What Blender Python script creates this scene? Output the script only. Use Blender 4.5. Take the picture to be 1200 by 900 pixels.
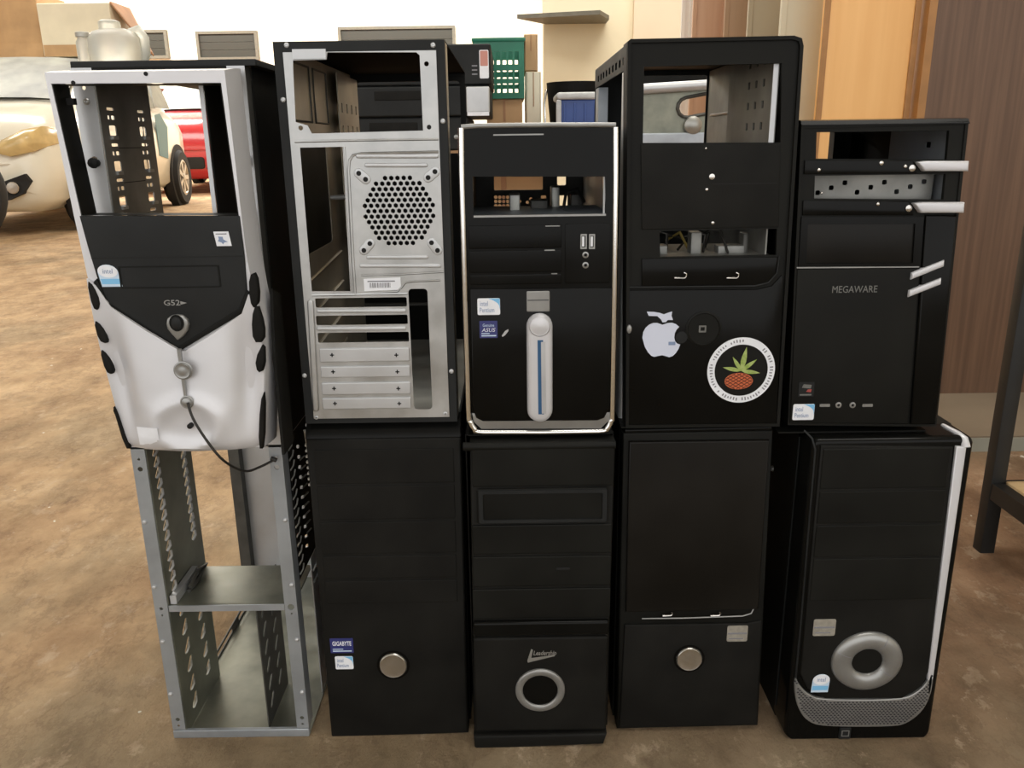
import bpy, bmesh, math, random
from mathutils import Vector, Matrix
from mathutils.geometry import tessellate_polygon
random.seed(7)
for o in list(bpy.data.objects): bpy.data.objects.remove(o, do_unlink=True)
scene = bpy.context.scene
C = scene.collection
PI = math.pi

# ------------------------------------------------------------------ camera
FPX, PITCH, ROLL, CAM = 970.0, math.radians(16.3), math.radians(0.8), Vector((0, -0.88, 0.72))
_f = Vector((0, math.cos(PITCH), -math.sin(PITCH)))
_r0 = Vector((1, 0, 0)); _u0 = _r0.cross(_f)
_r = math.cos(ROLL)*_r0 - math.sin(ROLL)*_u0
_u = math.sin(ROLL)*_r0 + math.cos(ROLL)*_u0
cd = bpy.data.cameras.new('camera'); cam = bpy.data.objects.new('camera', cd); C.objects.link(cam)
cd.sensor_width = 36.0; cd.lens = FPX/1200*36.0; cd.clip_start = 0.02; cd.clip_end = 200
M = Matrix((( _r.x, _u.x, -_f.x, CAM.x), (_r.y, _u.y, -_f.y, CAM.y), (_r.z, _u.z, -_f.z, CAM.z), (0, 0, 0, 1)))
cam.matrix_world = M
scene.camera = cam
def at(px, py, Y):
    """real point at depth Y seen in the photograph at px, py (used to take measurements)"""
    d = _f + _r*((px-600)/FPX) - _u*((py-450)/FPX)
    return CAM + d*((Y-CAM.y)/d.y)

# ------------------------------------------------------------------ light
world = bpy.data.worlds.new('sky'); scene.world = world; world.use_nodes = True
bgn = world.node_tree.nodes['Background']
bgn.inputs[0].default_value = (1.0, 0.985, 0.97, 1); bgn.inputs[1].default_value = 1.7
def area(name, loc, sx, sy, energy, col=(1, 0.96, 0.88), rot=(0, 0, 0)):
    l = bpy.data.lights.new(name, 'AREA'); l.shape = 'RECTANGLE'; l.size = sx; l.size_y = sy
    l.energy = energy; l.color = col
    o = bpy.data.objects.new(name, l); C.objects.link(o); o.location = loc; o.rotation_euler = rot
    return o
CEILING_FILLS = [(-9.0, 15.5, 6, 2.4, 900), (-2.0, 15.5, 6, 2.4, 900), (-6.0, 9.0, 6, 2.0, 300), (1.2, 4.3, 3.6, 1.6, 200),
             (-2.9, 1.6, 3.2, 1.8, 100), (1.3, -0.2, 3.0, 1.4, 80)]  # unseen lamps, added to brighten back wall, floor, cream wall and wooden panels
for i, (x, y, sx, sy, e) in enumerate(CEILING_FILLS):
    area('ceiling_fill', (x, y, 4.9), sx, sy, e)
scene.view_settings.view_transform = 'Standard'; scene.view_settings.look = 'None'
scene.view_settings.exposure = 0.0; scene.view_settings.gamma = 1.0
scene.view_settings.use_curve_mapping = False

# ------------------------------------------------------------------ materials
MATS = {}
def mat(name, col, rough=0.5, metal=0.0, spec=0.5, var=0.0, vscale=20.0, bump=0.0, bscale=80.0, stretch=None, col2=None,
        trans=0.0, coat=0.0, rvar=0.0, alpha=1.0, emit=None):
    m = bpy.data.materials.new(name); m.use_nodes = True; MATS[name] = m
    nt = m.node_tree; b = nt.nodes['Principled BSDF']; N = nt.nodes; L = nt.links
    b.inputs['Base Color'].default_value = (*col, 1); b.inputs['Roughness'].default_value = rough
    b.inputs['Metallic'].default_value = metal; b.inputs['Specular IOR Level'].default_value = spec
    b.inputs['Transmission Weight'].default_value = trans; b.inputs['Coat Weight'].default_value = coat
    b.inputs['Alpha'].default_value = alpha
    if var or bump or col2 or rvar:
        tc = N.new('ShaderNodeTexCoord'); mp = N.new('ShaderNodeMapping'); L.new(tc.outputs['Object'], mp.inputs[0])
        if stretch: mp.inputs['Scale'].default_value = stretch
        n = N.new('ShaderNodeTexNoise'); n.inputs['Scale'].default_value = vscale; n.inputs['Detail'].default_value = 6
        L.new(mp.outputs[0], n.inputs['Vector'])
        r = N.new('ShaderNodeValToRGB')
        c2 = col2 if col2 else tuple(max(0, c*(1+var)) for c in col)
        c1 = col if col2 else tuple(max(0, c*(1-var)) for c in col)
        r.color_ramp.elements[0].position = 0.36; r.color_ramp.elements[1].position = 0.66
        r.color_ramp.elements[0].color = (*c1, 1); r.color_ramp.elements[1].color = (*c2, 1)
        L.new(n.outputs['Fac'], r.inputs[0]); L.new(r.outputs[0], b.inputs['Base Color'])
        if rvar:
            mr = N.new('ShaderNodeMapRange'); mr.inputs[3].default_value = max(0.02, rough-rvar); mr.inputs[4].default_value = min(1, rough+rvar)
            mr.inputs[1].default_value = 0.3; mr.inputs[2].default_value = 0.7
            L.new(n.outputs['Fac'], mr.inputs[0]); L.new(mr.outputs[0], b.inputs['Roughness'])
        if bump:
            n2 = N.new('ShaderNodeTexNoise'); n2.inputs['Scale'].default_value = bscale; n2.inputs['Detail'].default_value = 4
            L.new(mp.outputs[0], n2.inputs['Vector'])
            bp = N.new('ShaderNodeBump'); bp.inputs['Strength'].default_value = bump; bp.inputs['Distance'].default_value = 0.002
            L.new(n2.outputs['Fac'], bp.inputs['Height']); L.new(bp.outputs[0], b.inputs['Normal'])
    if emit:
        b.inputs['Emission Color'].default_value = (*emit[0], 1); b.inputs['Emission Strength'].default_value = emit[1]
    return m
mat('black', (0.0075, 0.0075, 0.0062), 0.55, spec=0.15, var=0.35, vscale=9, rvar=0.08)
mat('black_satin', (0.0085, 0.0082, 0.007), 0.6, spec=0.15, var=0.3, vscale=14, bump=0.12, bscale=900)
mat('black_gloss', (0.005, 0.005, 0.0045), 0.16, spec=0.12, var=0.4, vscale=6, rvar=0.06)
mat('black_door', (0.010, 0.009, 0.0075), 0.35, spec=0.15, var=0.3, vscale=7, rvar=0.08)
mat('charcoal', (0.016, 0.017, 0.017), 0.55, spec=0.2, var=0.2, vscale=12)
mat('cage_grey', (0.075, 0.074, 0.066), 0.5, metal=0.25, var=0.25, vscale=30)
mat('cage_mid', (0.22, 0.22, 0.205), 0.42, metal=0.6, var=0.3, vscale=14)
mat('black_matte', (0.005, 0.005, 0.0045), 0.9, spec=0.03)
mat('dark_hole', (0.003, 0.003, 0.003), 0.8)
mat('galv', (0.44, 0.445, 0.44), 0.36, metal=0.75, var=0.14, vscale=26, rvar=0.08)
mat('galv_dull', (0.40, 0.40, 0.37), 0.42, metal=0.7, var=0.22, vscale=14, rvar=0.1)
mat('galv_green', (0.22, 0.225, 0.18), 0.40, metal=0.6, var=0.3, vscale=16, rvar=0.1)
mat('galv_blue', (0.36, 0.39, 0.42), 0.40, metal=0.55, var=0.12, vscale=20)
mat('galv_white', (0.52, 0.53, 0.54), 0.38, metal=0.45, var=0.06, vscale=22, rvar=0.06)
mat('tray_tan', (0.46, 0.42, 0.34), 0.40, metal=0.6, var=0.2, vscale=9)
mat('silver', (0.62, 0.62, 0.64), 0.36, metal=0.25, spec=0.5, var=0.05, vscale=8)
mat('silver_dim', (0.30, 0.30, 0.29), 0.34, metal=0.6, var=0.08, vscale=40)
mat('chrome', (0.78, 0.78, 0.77), 0.16, metal=1.0)
mat('brushed', (0.62, 0.60, 0.57), 0.25, metal=0.95, var=0.12, vscale=60)
mat('white_paper', (0.80, 0.82, 0.86), 0.55, var=0.04, vscale=60)
mat('apple_white', (0.62, 0.66, 0.78), 0.42)
mat('sticker_silver', (0.42, 0.40, 0.35), 0.35, metal=0.4, var=0.12, vscale=200)
mat('navy', (0.030, 0.036, 0.16), 0.35)
mat('sky_blue', (0.20, 0.50, 0.78), 0.35)
mat('pale_blue', (0.55, 0.68, 0.82), 0.35)
mat('ink_blue', (0.20, 0.27, 0.42), 0.5)
mat('ink', (0.02, 0.02, 0.025), 0.5)
mat('ink_grey', (0.22, 0.22, 0.24), 0.5)
mat('grey_text', (0.16, 0.16, 0.15), 0.4, metal=0.3)
mat('leaf', (0.24, 0.34, 0.06), 0.5, col2=(0.40, 0.48, 0.16), vscale=180)
mat('orange_print', (0.58, 0.14, 0.05), 0.5)
mat('orange_line', (0.10, 0.02, 0.01), 0.5)
mat('red_ink', (0.35, 0.06, 0.05), 0.5)
mat('slider_blue', (0.03, 0.10, 0.22), 0.2)
mat('wall_paint', (0.86, 0.82, 0.69), 0.75, var=0.03, vscale=1.2, bump=0.1, bscale=30)
mat('cream', (0.84, 0.76, 0.55), 0.7, var=0.05, vscale=1.5)
mat('cream_pink', (0.80, 0.66, 0.49), 0.6, var=0.04, vscale=2)
mat('white_panel', (0.80, 0.78, 0.72), 0.6, var=0.03, vscale=3)
mat('window_dark', (0.035, 0.034, 0.026), 0.35)
mat('window_frame', (0.14, 0.13, 0.10), 0.5, var=0.1)
mat('cardboard', (0.52, 0.33, 0.17), 0.8, var=0.1, vscale=5)
mat('cardboard_dark', (0.40, 0.22, 0.12), 0.8, var=0.12, vscale=5)
mat('carton_white', (0.80, 0.74, 0.58), 0.7, var=0.05, vscale=4)
mat('wood_orange', (0.80, 0.43, 0.145), 0.42, col2=(0.86, 0.49, 0.18), vscale=3.0, stretch=(9, 9, 0.5))
mat('wood_orange_edge', (0.36, 0.17, 0.05), 0.5, var=0.1)
mat('wood_brown', (0.100, 0.050, 0.025), 0.45, col2=(0.150, 0.080, 0.043), vscale=5.0, stretch=(14, 14, 0.45))
mat('wood_pink', (0.52, 0.305, 0.185), 0.5, col2=(0.58, 0.36, 0.23), vscale=3, stretch=(9, 9, 0.5))
mat('wood_tan', (0.40, 0.255, 0.15), 0.5, var=0.07, vscale=3, stretch=(9, 9, 0.5))
mat('beige_olive', (0.42, 0.37, 0.26), 0.55, var=0.05, vscale=2)
mat('beige', (0.60, 0.55, 0.40), 0.55, var=0.05, vscale=2)
mat('shelf_wood', (0.58, 0.40, 0.20), 0.6, col2=(0.68, 0.50, 0.28), vscale=4, stretch=(1, 14, 14))
mat('table_wood', (0.30, 0.17, 0.08), 0.6, var=0.2, vscale=4)
mat('step_top', (0.21, 0.165, 0.115), 0.45, var=0.15, vscale=3)
mat('step_edge', (0.30, 0.30, 0.25), 0.5, var=0.1, vscale=5)
mat('black_metal', (0.012, 0.012, 0.011), 0.45, spec=0.4, var=0.2)
mat('car_white', (0.78, 0.74, 0.62), 0.28, coat=0.4, var=0.03, vscale=2)
mat('car_red', (0.50, 0.025, 0.035), 0.25, coat=0.5, var=0.05, vscale=2)
mat('car_glass', (0.16, 0.16, 0.12), 0.4, var=0.5, vscale=3.5, spec=0.6)
mat('tyre', (0.012, 0.011, 0.010), 0.8, bump=0.3, bscale=60)
mat('rim', (0.50, 0.45, 0.38), 0.35, metal=0.6, var=0.1)
mat('lamp_amber', (0.62, 0.45, 0.20), 0.2, var=0.15, vscale=8)
mat('teal', (0.10, 0.22, 0.24), 0.5)
mat('green_plastic', (0.015, 0.17, 0.10), 0.45, var=0.15, vscale=10)
mat('blue_plastic', (0.03, 0.07, 0.25), 0.4, var=0.1)
mat('jug_plastic', (0.88, 0.87, 0.78), 0.4, trans=0.55, var=0.1, vscale=18)
mat('bin_lid', (0.62, 0.63, 0.62), 0.3, var=0.2, vscale=20, trans=0.2)
mat('cable', (0.02, 0.018, 0.015), 0.6)
mat('cable_grey', (0.30, 0.29, 0.26), 0.5)
mat('cable_yellow', (0.30, 0.22, 0.05), 0.5)
mat('ceiling_paint', (0.55, 0.53, 0.48), 0.8, var=0.05)
mat('dark_wall', (0.22, 0.20, 0.17), 0.8, var=0.05)
def mat_floor():
    m = bpy.data.materials.new('floor_concrete'); m.use_nodes = True; MATS['floor_concrete'] = m
    nt = m.node_tree; N = nt.nodes; L = nt.links; b = N['Principled BSDF']
    tc = N.new('ShaderNodeTexCoord'); mp = N.new('ShaderNodeMapping'); L.new(tc.outputs['Object'], mp.inputs[0])
    mp.inputs['Scale'].default_value = (1.25, 0.85, 1)
    def noise(s, det=8, rough=0.6, dist=0.0):
        n = N.new('ShaderNodeTexNoise'); n.inputs['Scale'].default_value = s; n.inputs['Detail'].default_value = det
        n.inputs['Roughness'].default_value = rough; n.inputs['Distortion'].default_value = dist
        L.new(mp.outputs[0], n.inputs['Vector']); return n.outputs['Fac']
    def ramp(src, stops):
        r = N.new('ShaderNodeValToRGB'); L.new(src, r.inputs[0]); e = r.color_ramp.elements
        while len(e) < len(stops): e.new(0.5)
        for i, (p, c) in enumerate(stops): e[i].position = p; e[i].color = (*c, 1)
        return r.outputs[0]
    def mix(f, a, c, blend='MIX'):
        x = N.new('ShaderNodeMix'); x.data_type = 'RGBA'; x.blend_type = blend
        if isinstance(f, float): x.inputs[0].default_value = f
        else: L.new(f, x.inputs[0])
        L.new(a, x.inputs[6]); L.new(c, x.inputs[7]); return x.outputs[2]
    worn_lit = ramp(noise(3.2, 8, 0.66), [(0.30, (0.33, 0.205, 0.112)), (0.44, (0.43, 0.285, 0.160)), (0.55, (0.51, 0.35, 0.20)), (0.70, (0.58, 0.42, 0.26))])
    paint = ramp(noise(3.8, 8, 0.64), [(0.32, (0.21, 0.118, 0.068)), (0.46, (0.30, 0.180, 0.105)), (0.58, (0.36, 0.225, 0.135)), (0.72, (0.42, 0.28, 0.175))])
    dust_shade = ramp(noise(4.5, 8, 0.66), [(0.34, (0.165, 0.132, 0.082)), (0.52, (0.25, 0.202, 0.13)), (0.7, (0.33, 0.27, 0.18))])
    sep = N.new('ShaderNodeSeparateXYZ'); L.new(tc.outputs['Object'], sep.inputs[0])
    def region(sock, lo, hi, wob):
        # worn area with light falloff painted in: a wandering border along one direction of the slab
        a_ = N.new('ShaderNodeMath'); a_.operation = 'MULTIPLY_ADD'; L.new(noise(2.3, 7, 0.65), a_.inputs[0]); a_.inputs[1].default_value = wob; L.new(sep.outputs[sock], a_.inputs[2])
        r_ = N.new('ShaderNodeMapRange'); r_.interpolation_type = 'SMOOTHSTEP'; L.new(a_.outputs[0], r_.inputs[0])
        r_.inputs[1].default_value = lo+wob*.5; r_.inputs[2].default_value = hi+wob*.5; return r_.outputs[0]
    c = mix(region('X', -0.35, 0.55, 0.9), worn_lit, paint)  # wear, plus light falling off to the right put into the colour
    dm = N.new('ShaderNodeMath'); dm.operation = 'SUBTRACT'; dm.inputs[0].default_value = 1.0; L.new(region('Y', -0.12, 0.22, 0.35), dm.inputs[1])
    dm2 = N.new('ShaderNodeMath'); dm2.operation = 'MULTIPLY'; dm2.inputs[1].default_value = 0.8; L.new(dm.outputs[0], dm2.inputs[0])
    c = mix(dm2.outputs[0], c, dust_shade)  # dusty grey, plus shade in front of the cases painted in
    blot = ramp(noise(1.7, 7, 0.65), [(0.50, (0, 0, 0)), (0.62, (1, 1, 1))])
    hb = N.new('ShaderNodeMath'); hb.operation = 'MULTIPLY'; hb.inputs[1].default_value = 0.45; L.new(blot, hb.inputs[0])
    c = mix(hb.outputs[0], c, dust_shade)
    chips = ramp(noise(16.0, 9, 0.74), [(0.565, (0, 0, 0)), (0.61, (1, 1, 1))])
    pale = ramp(noise(30, 3), [(0.3, (0.46, 0.33, 0.21)), (0.7, (0.58, 0.45, 0.32))])
    h = N.new('ShaderNodeMath'); h.operation = 'MULTIPLY'; h.inputs[1].default_value = 0.5; L.new(chips, h.inputs[0])
    c = mix(h.outputs[0], c, pale)
    darks = ramp(noise(7.0, 10, 0.72), [(0.62, (0, 0, 0)), (0.70, (1, 1, 1))])
    dk = ramp(noise(7, 3), [(0.3, (0.10, 0.062, 0.040)), (0.7, (0.16, 0.10, 0.065))])
    h2 = N.new('ShaderNodeMath'); h2.operation = 'MULTIPLY'; h2.inputs[1].default_value = 0.6; L.new(darks, h2.inputs[0])
    c = mix(h2.outputs[0], c, dk)
    mott = ramp(noise(7.5, 11, 0.72), [(0.33, (0.66, 0.64, 0.62)), (0.50, (1.0, 1.0, 1.0)), (0.68, (1.22, 1.24, 1.26))])
    c = mix(0.85, c, mott, 'MULTIPLY')
    edge = ramp(noise(4.2, 12, 0.70), [(0.478, (0, 0, 0)), (0.496, (1, 1, 1)), (0.504, (1, 1, 1)), (0.520, (0, 0, 0))])
    he = N.new('ShaderNodeMath'); he.operation = 'MULTIPLY'; he.inputs[1].default_value = 0.22; L.new(edge, he.inputs[0])
    c = mix(he.outputs[0], c, dk)
    spk = ramp(noise(34.0, 2, 0.5), [(0.755, (0, 0, 0)), (0.77, (1, 1, 1))])
    wh = ramp(noise(3, 1), [(0.3, (0.7, 0.66, 0.56)), (0.7, (0.78, 0.74, 0.64))])
    c = mix(spk, c, wh)
    L.new(c, b.inputs['Base Color'])
    b.inputs['Roughness'].default_value = 0.75; b.inputs['Specular IOR Level'].default_value = 0.12
    bp = N.new('ShaderNodeBump'); bp.inputs['Strength'].default_value = 0.9; bp.inputs['Distance'].default_value = 0.03
    L.new(noise(8.0, 12, 0.74), bp.inputs['Height']); L.new(bp.outputs[0], b.inputs['Normal'])
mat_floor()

# ------------------------------------------------------------------ mesh helpers
def rrect(x0, z0, x1, z1, r=0.003, n=4):
    r = min(r, (x1-x0)/2-1e-5, (z1-z0)/2-1e-5); p = []
    for cx, cz, a in ((x1-r, z1-r, 0), (x0+r, z1-r, 90), (x0+r, z0+r, 180), (x1-r, z0+r, 270)):
        for k in range(n+1):
            t = math.radians(a+90*k/n); p.append((cx+r*math.cos(t), cz+r*math.sin(t)))
    return p
def circ(cx, cz, r, n=20, rz=None, rot=0):
    rz = rz or r
    return [(cx+r*math.cos(2*PI*k/n+rot), cz+rz*math.sin(2*PI*k/n+rot)) for k in range(n)]
def capsule(ax, az, bx, bz, r, n=6):
    a = math.atan2(bz-az, bx-ax); p = []
    for k in range(n+1):
        t = a+PI/2+PI*k/n; p.append((ax+r*math.cos(t), az+r*math.sin(t)))
    for k in range(n+1):
        t = a-PI/2+PI*k/n; p.append((bx+r*math.cos(t), bz+r*math.sin(t)))
    return p
def area2(p): return sum(p[i-1][0]*p[i][1]-p[i][0]*p[i-1][1] for i in range(len(p)))/2
def inset(p, d):
    s = 1 if area2(p) > 0 else -1; n = len(p); q = []
    for i in range(n):
        a, b, c = p[i-1], p[i], p[(i+1) % n]
        def nrm(u, v):
            dx, dy = v[0]-u[0], v[1]-u[1]; l = math.hypot(dx, dy) or 1e-9
            return (-dy/l*s, dx/l*s)
        n1, n2 = nrm(a, b), nrm(b, c); k = max(0.35, 1+n1[0]*n2[0]+n1[1]*n2[1])
        q.append((b[0]+d*(n1[0]+n2[0])/k, b[1]+d*(n1[1]+n2[1])/k))
    return q
AX = {'y': lambda a, b, d: (a, d, b), 'x': lambda a, b, d: (d, a, b), 'z': lambda a, b, d: (a, b, d)}
class MB:
    def __init__(s): s.v = []; s.f = []
    def box(s, x0, x1, y0, y1, z0, z1):
        i = len(s.v)
        s.v += [(x0,y0,z0),(x1,y0,z0),(x1,y1,z0),(x0,y1,z0),(x0,y0,z1),(x1,y0,z1),(x1,y1,z1),(x0,y1,z1)]
        s.f += [tuple(i+k for k in q) for q in ((0,3,2,1),(4,5,6,7),(0,1,5,4),(1,2,6,5),(2,3,7,6),(3,0,4,7))]
        return s
    def plate(s, outer, holes=(), d0=0.0, d1=0.002, ax='y'):
        loops = [outer]+list(holes); fn = AX[ax]; base = len(s.v); n = sum(len(l) for l in loops)
        for d in (d0, d1):
            for l in loops: s.v += [fn(a, b, d) for a, b in l]
        if not holes and len(outer) == 4:
            s.f += [tuple(base+k for k in range(4)), tuple(base+n+k for k in range(3, -1, -1))]
        else:
            for t in tessellate_polygon([[Vector((a, b, 0)) for a, b in l] for l in loops]):
                s.f += [tuple(base+k for k in t), tuple(base+n+k for k in reversed(t))]
        o = base
        for l in loops:
            m = len(l)
            for k in range(m): s.f.append((o+k, o+(k+1) % m, o+n+(k+1) % m, o+n+k))
            o += m
        return s
    def slab(s, poly, d0, d1, bev=0.002, ax='y', steps=3):
        """solid with a rounded front edge; d0 is the face"""
        sg = 1 if d1 > d0 else -1; fn = AX[ax]; rings = []
        for k in range(steps+1):
            t = PI/2*k/steps
            rings.append(([p for p in inset(poly, bev*(1-math.sin(t)))], d0+sg*bev*(1-math.cos(t))))
        rings.append((poly, d1)); base = len(s.v); n = len(poly)
        for p, d in rings: s.v += [fn(a, b, d) for a, b in p]
        for j in range(len(rings)-1):
            for k in range(n): s.f.append((base+j*n+k, base+j*n+(k+1) % n, base+(j+1)*n+(k+1) % n, base+(j+1)*n+k))
        last = base+(len(rings)-1)*n
        for t in tessellate_polygon([[Vector((a, b, 0)) for a, b in rings[0][0]]]): s.f.append(tuple(base+k for k in t))
        for t in tessellate_polygon([[Vector((a, b, 0)) for a, b in poly]]): s.f.append(tuple(last+k for k in reversed(t)))
        return s
    def lathe(s, prof, ca=0, cb=0, n=28, ax='y', ka=1.0, kb=1.0, closed=False):
        fn = AX[ax]; base = len(s.v); m = len(prof)
        for r, d in prof:
            for k in range(n): s.v.append(fn(ca+ka*r*math.cos(2*PI*k/n), cb+kb*r*math.sin(2*PI*k/n), d))
        for j in range(m if closed else m-1):
            a = base+j*n; b = base+((j+1) % m)*n
            for k in range(n): s.f.append((a+k, a+(k+1) % n, b+(k+1) % n, b+k))
        if not closed:
            s.f.append(tuple(base+k for k in range(n))); s.f.append(tuple(base+(m-1)*n+k for k in range(n-1, -1, -1)))
        return s
    def tube(s, pts, r, n=8, close=False):
        pts = [Vector(p) for p in pts]; base = len(s.v); m = len(pts); up = Vector((0.13, 0.27, 0.95)); prev = None
        for i, p in enumerate(pts):
            t = (pts[(i+1) % m]-pts[i-1]) if close else (pts[min(i+1, m-1)]-pts[max(i-1, 0)])
            t.normalize()
            u = (prev if prev else up) ; u = (u-t*u.dot(t))
            if u.length < 1e-4: u = Vector((1, 0, 0))-t*t.x
            u.normalize(); prev = u; w = t.cross(u); rr = r[i] if isinstance(r, (list, tuple)) else r
            for k in range(n):
                a = 2*PI*k/n; q = p+u*(rr*math.cos(a))+w*(rr*math.sin(a)); s.v.append(tuple(q))
        for i in range(m if close else m-1):
            a = base+i*n; b = base+((i+1) % m)*n
            for k in range(n): s.f.append((a+k, a+(k+1) % n, b+(k+1) % n, b+k))
        if not close:
            s.f.append(tuple(base+k for k in range(n))); s.f.append(tuple(base+(m-1)*n+k for k in range(n)))
        return s
    def grid(s, rows):
        base = len(s.v); n = len(rows[0])
        for r in rows: s.v += [tuple(p) for p in r]
        for j in range(len(rows)-1):
            for k in range(n-1): s.f.append((base+j*n+k, base+j*n+k+1, base+(j+1)*n+k+1, base+(j+1)*n+k))
        return s
def obj(name, mb, material, parent=None, smooth=35, label=None, normals=True):
    me = bpy.data.meshes.new(name)
    me.from_pydata(mb.v, [], mb.f); me.validate()
    if normals:
        bm = bmesh.new(); bm.from_mesh(me); bmesh.ops.recalc_face_normals(bm, faces=bm.faces); bm.to_mesh(me); bm.free()
    if smooth:
        me.shade_smooth(); me.set_sharp_from_angle(angle=math.radians(smooth))
    me.materials.append(MATS[material] if isinstance(material, str) else material)
    o = bpy.data.objects.new(name, me); C.objects.link(o)
    if parent: o.parent = parent
    if label: o['label'] = label
    return o
def dup(o, loc=None):
    c = o.copy(); C.objects.link(c); c.parent = o.parent
    if loc: c.location = loc
    return c
def tag(o, label, cat, group=None):
    o['label'] = label; o['category'] = cat
    if group: o['group'] = group
    return o
def struct(name, mb, m, parent=None, smooth=0):
    o = obj(name, mb, m, parent, smooth)
    if not parent: o['kind'] = 'structure'
    return o
def thing(name, label, cat, loc=(0, 0, 0), rotz=0.0, group=None):
    o = bpy.data.objects.new(name, None); C.objects.link(o); o.location = loc; o.rotation_euler = (0, 0, rotz)
    o.empty_display_size = 0.05
    return tag(o, label, cat, group)
def text(name, s, m, parent, x0, z0, x1, z1, y, depth=0.0002, shear=0.0, bold=0.0, mat_xf=None):
    cu = bpy.data.curves.new('txt', 'FONT'); cu.body = s; cu.size = 1; cu.extrude = 0.01; cu.shear = shear; cu.offset = bold; cu.resolution_u = 2
    t = bpy.data.objects.new('txt', cu); C.objects.link(t)
    dg = bpy.context.evaluated_depsgraph_get(); dg.update()
    me = bpy.data.meshes.new_from_object(t.evaluated_get(dg))
    bpy.data.objects.remove(t, do_unlink=True); bpy.data.curves.remove(cu)
    xs = [v.co.x for v in me.vertices]; ys = [v.co.y for v in me.vertices]
    ax, bx, ay, by = min(xs), max(xs), min(ys), max(ys)
    for v in me.vertices:
        x, yy, z = v.co
        v.co = (x0+(x-ax)/(bx-ax)*(x1-x0), y-depth*(1 if z > 0 else 0), z0+(yy-ay)/(by-ay)*(z1-z0))
    me.name = name; me.materials.clear(); me.materials.append(MATS[m])
    o = bpy.data.objects.new(name, me); C.objects.link(o); o.parent = parent
    return o

# ------------------------------------------------------------------ the place
B = MB
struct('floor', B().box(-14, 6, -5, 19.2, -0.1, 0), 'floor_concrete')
struct('wall_back', B().box(-14, 6, 19, 19.2, 0, 5), 'wall_paint')
struct('wall_left', B().box(-14.2, -14, -5, 19.2, 0, 5), 'wall_paint')
struct('wall_side', B().box(6, 6.2, -5, 19.2, 0, 5), 'wall_paint')
# ceiling with openings cut above the added fill lamps
sk = [rrect(x-sx/2, y-sy/2, x+sx/2, y+sy/2, 0.02, 1) for x, y, sx, sy, e in CEILING_FILLS]
struct('ceiling', B().plate([(-14, -5), (6, -5), (6, 19.2), (-14, 19.2)], sk, 5.0, 5.12, 'z'), 'ceiling_paint')
# cream partition wall in the middle distance
a = at(637, 100, 6.3)
struct('wall_middle', B().box(a.x, 5.99, 6.3, 6.5, 0, 4.2), 'cream')
p0, p1 = at(741, 60, 6.28), at(800, 60, 6.28)
struct('trim_1', B().box(p0.x, p1.x, 6.24, 6.299, 0, 4.2), 'cream_pink')
def window(n, px0, py0, px1, py1, slats=3):
    a, b = at(px0, py1, 18.95), at(px1, py0, 18.95)
    w = obj('window_%d' % n, B().plate([(a.x, a.z), (b.x, a.z), (b.x, b.z), (a.x, b.z)], [[(a.x+.06, a.z+.06), (b.x-.06, a.z+.06), (b.x-.06, b.z-.06), (a.x+.06, b.z-.06)]], 18.9, 18.999), 'window_frame', smooth=0)
    w['kind'] = 'structure'
    h = (b.z-a.z-.12)/slats
    for k in range(slats):
        obj('pane', B().box(a.x+.06, b.x-.06, 18.95, 18.97, a.z+.06+k*h, a.z+.06+(k+.96)*h), 'window_dark', w, 0)
window(1, 158, 35, 195, 69); window(2, 233, 36, 301, 71); window(3, 398, 30, 533, 62, 2)
# the low step and the wooden partition on it, at the right
struct('trim_2', B().box(0.62, 3.2, 0.955, 1.32, 0, 0.034), 'step_edge')
struct('trim_3', B().box(0.621, 3.199, 0.957, 1.30, 0.034, 0.038), 'step_top')
pl = at(1073, 140, 1.30)
wr = struct('wall_right', B().box(pl.x+0.02, 3.2, 1.30, 1.34, 0.038, 2.4), 'wood_brown')
obj('edge_strip', B().box(pl.x, pl.x+0.0195, 1.296, 1.34, 0.038, 2.4), 'wood_orange_edge', wr, 0)

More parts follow.
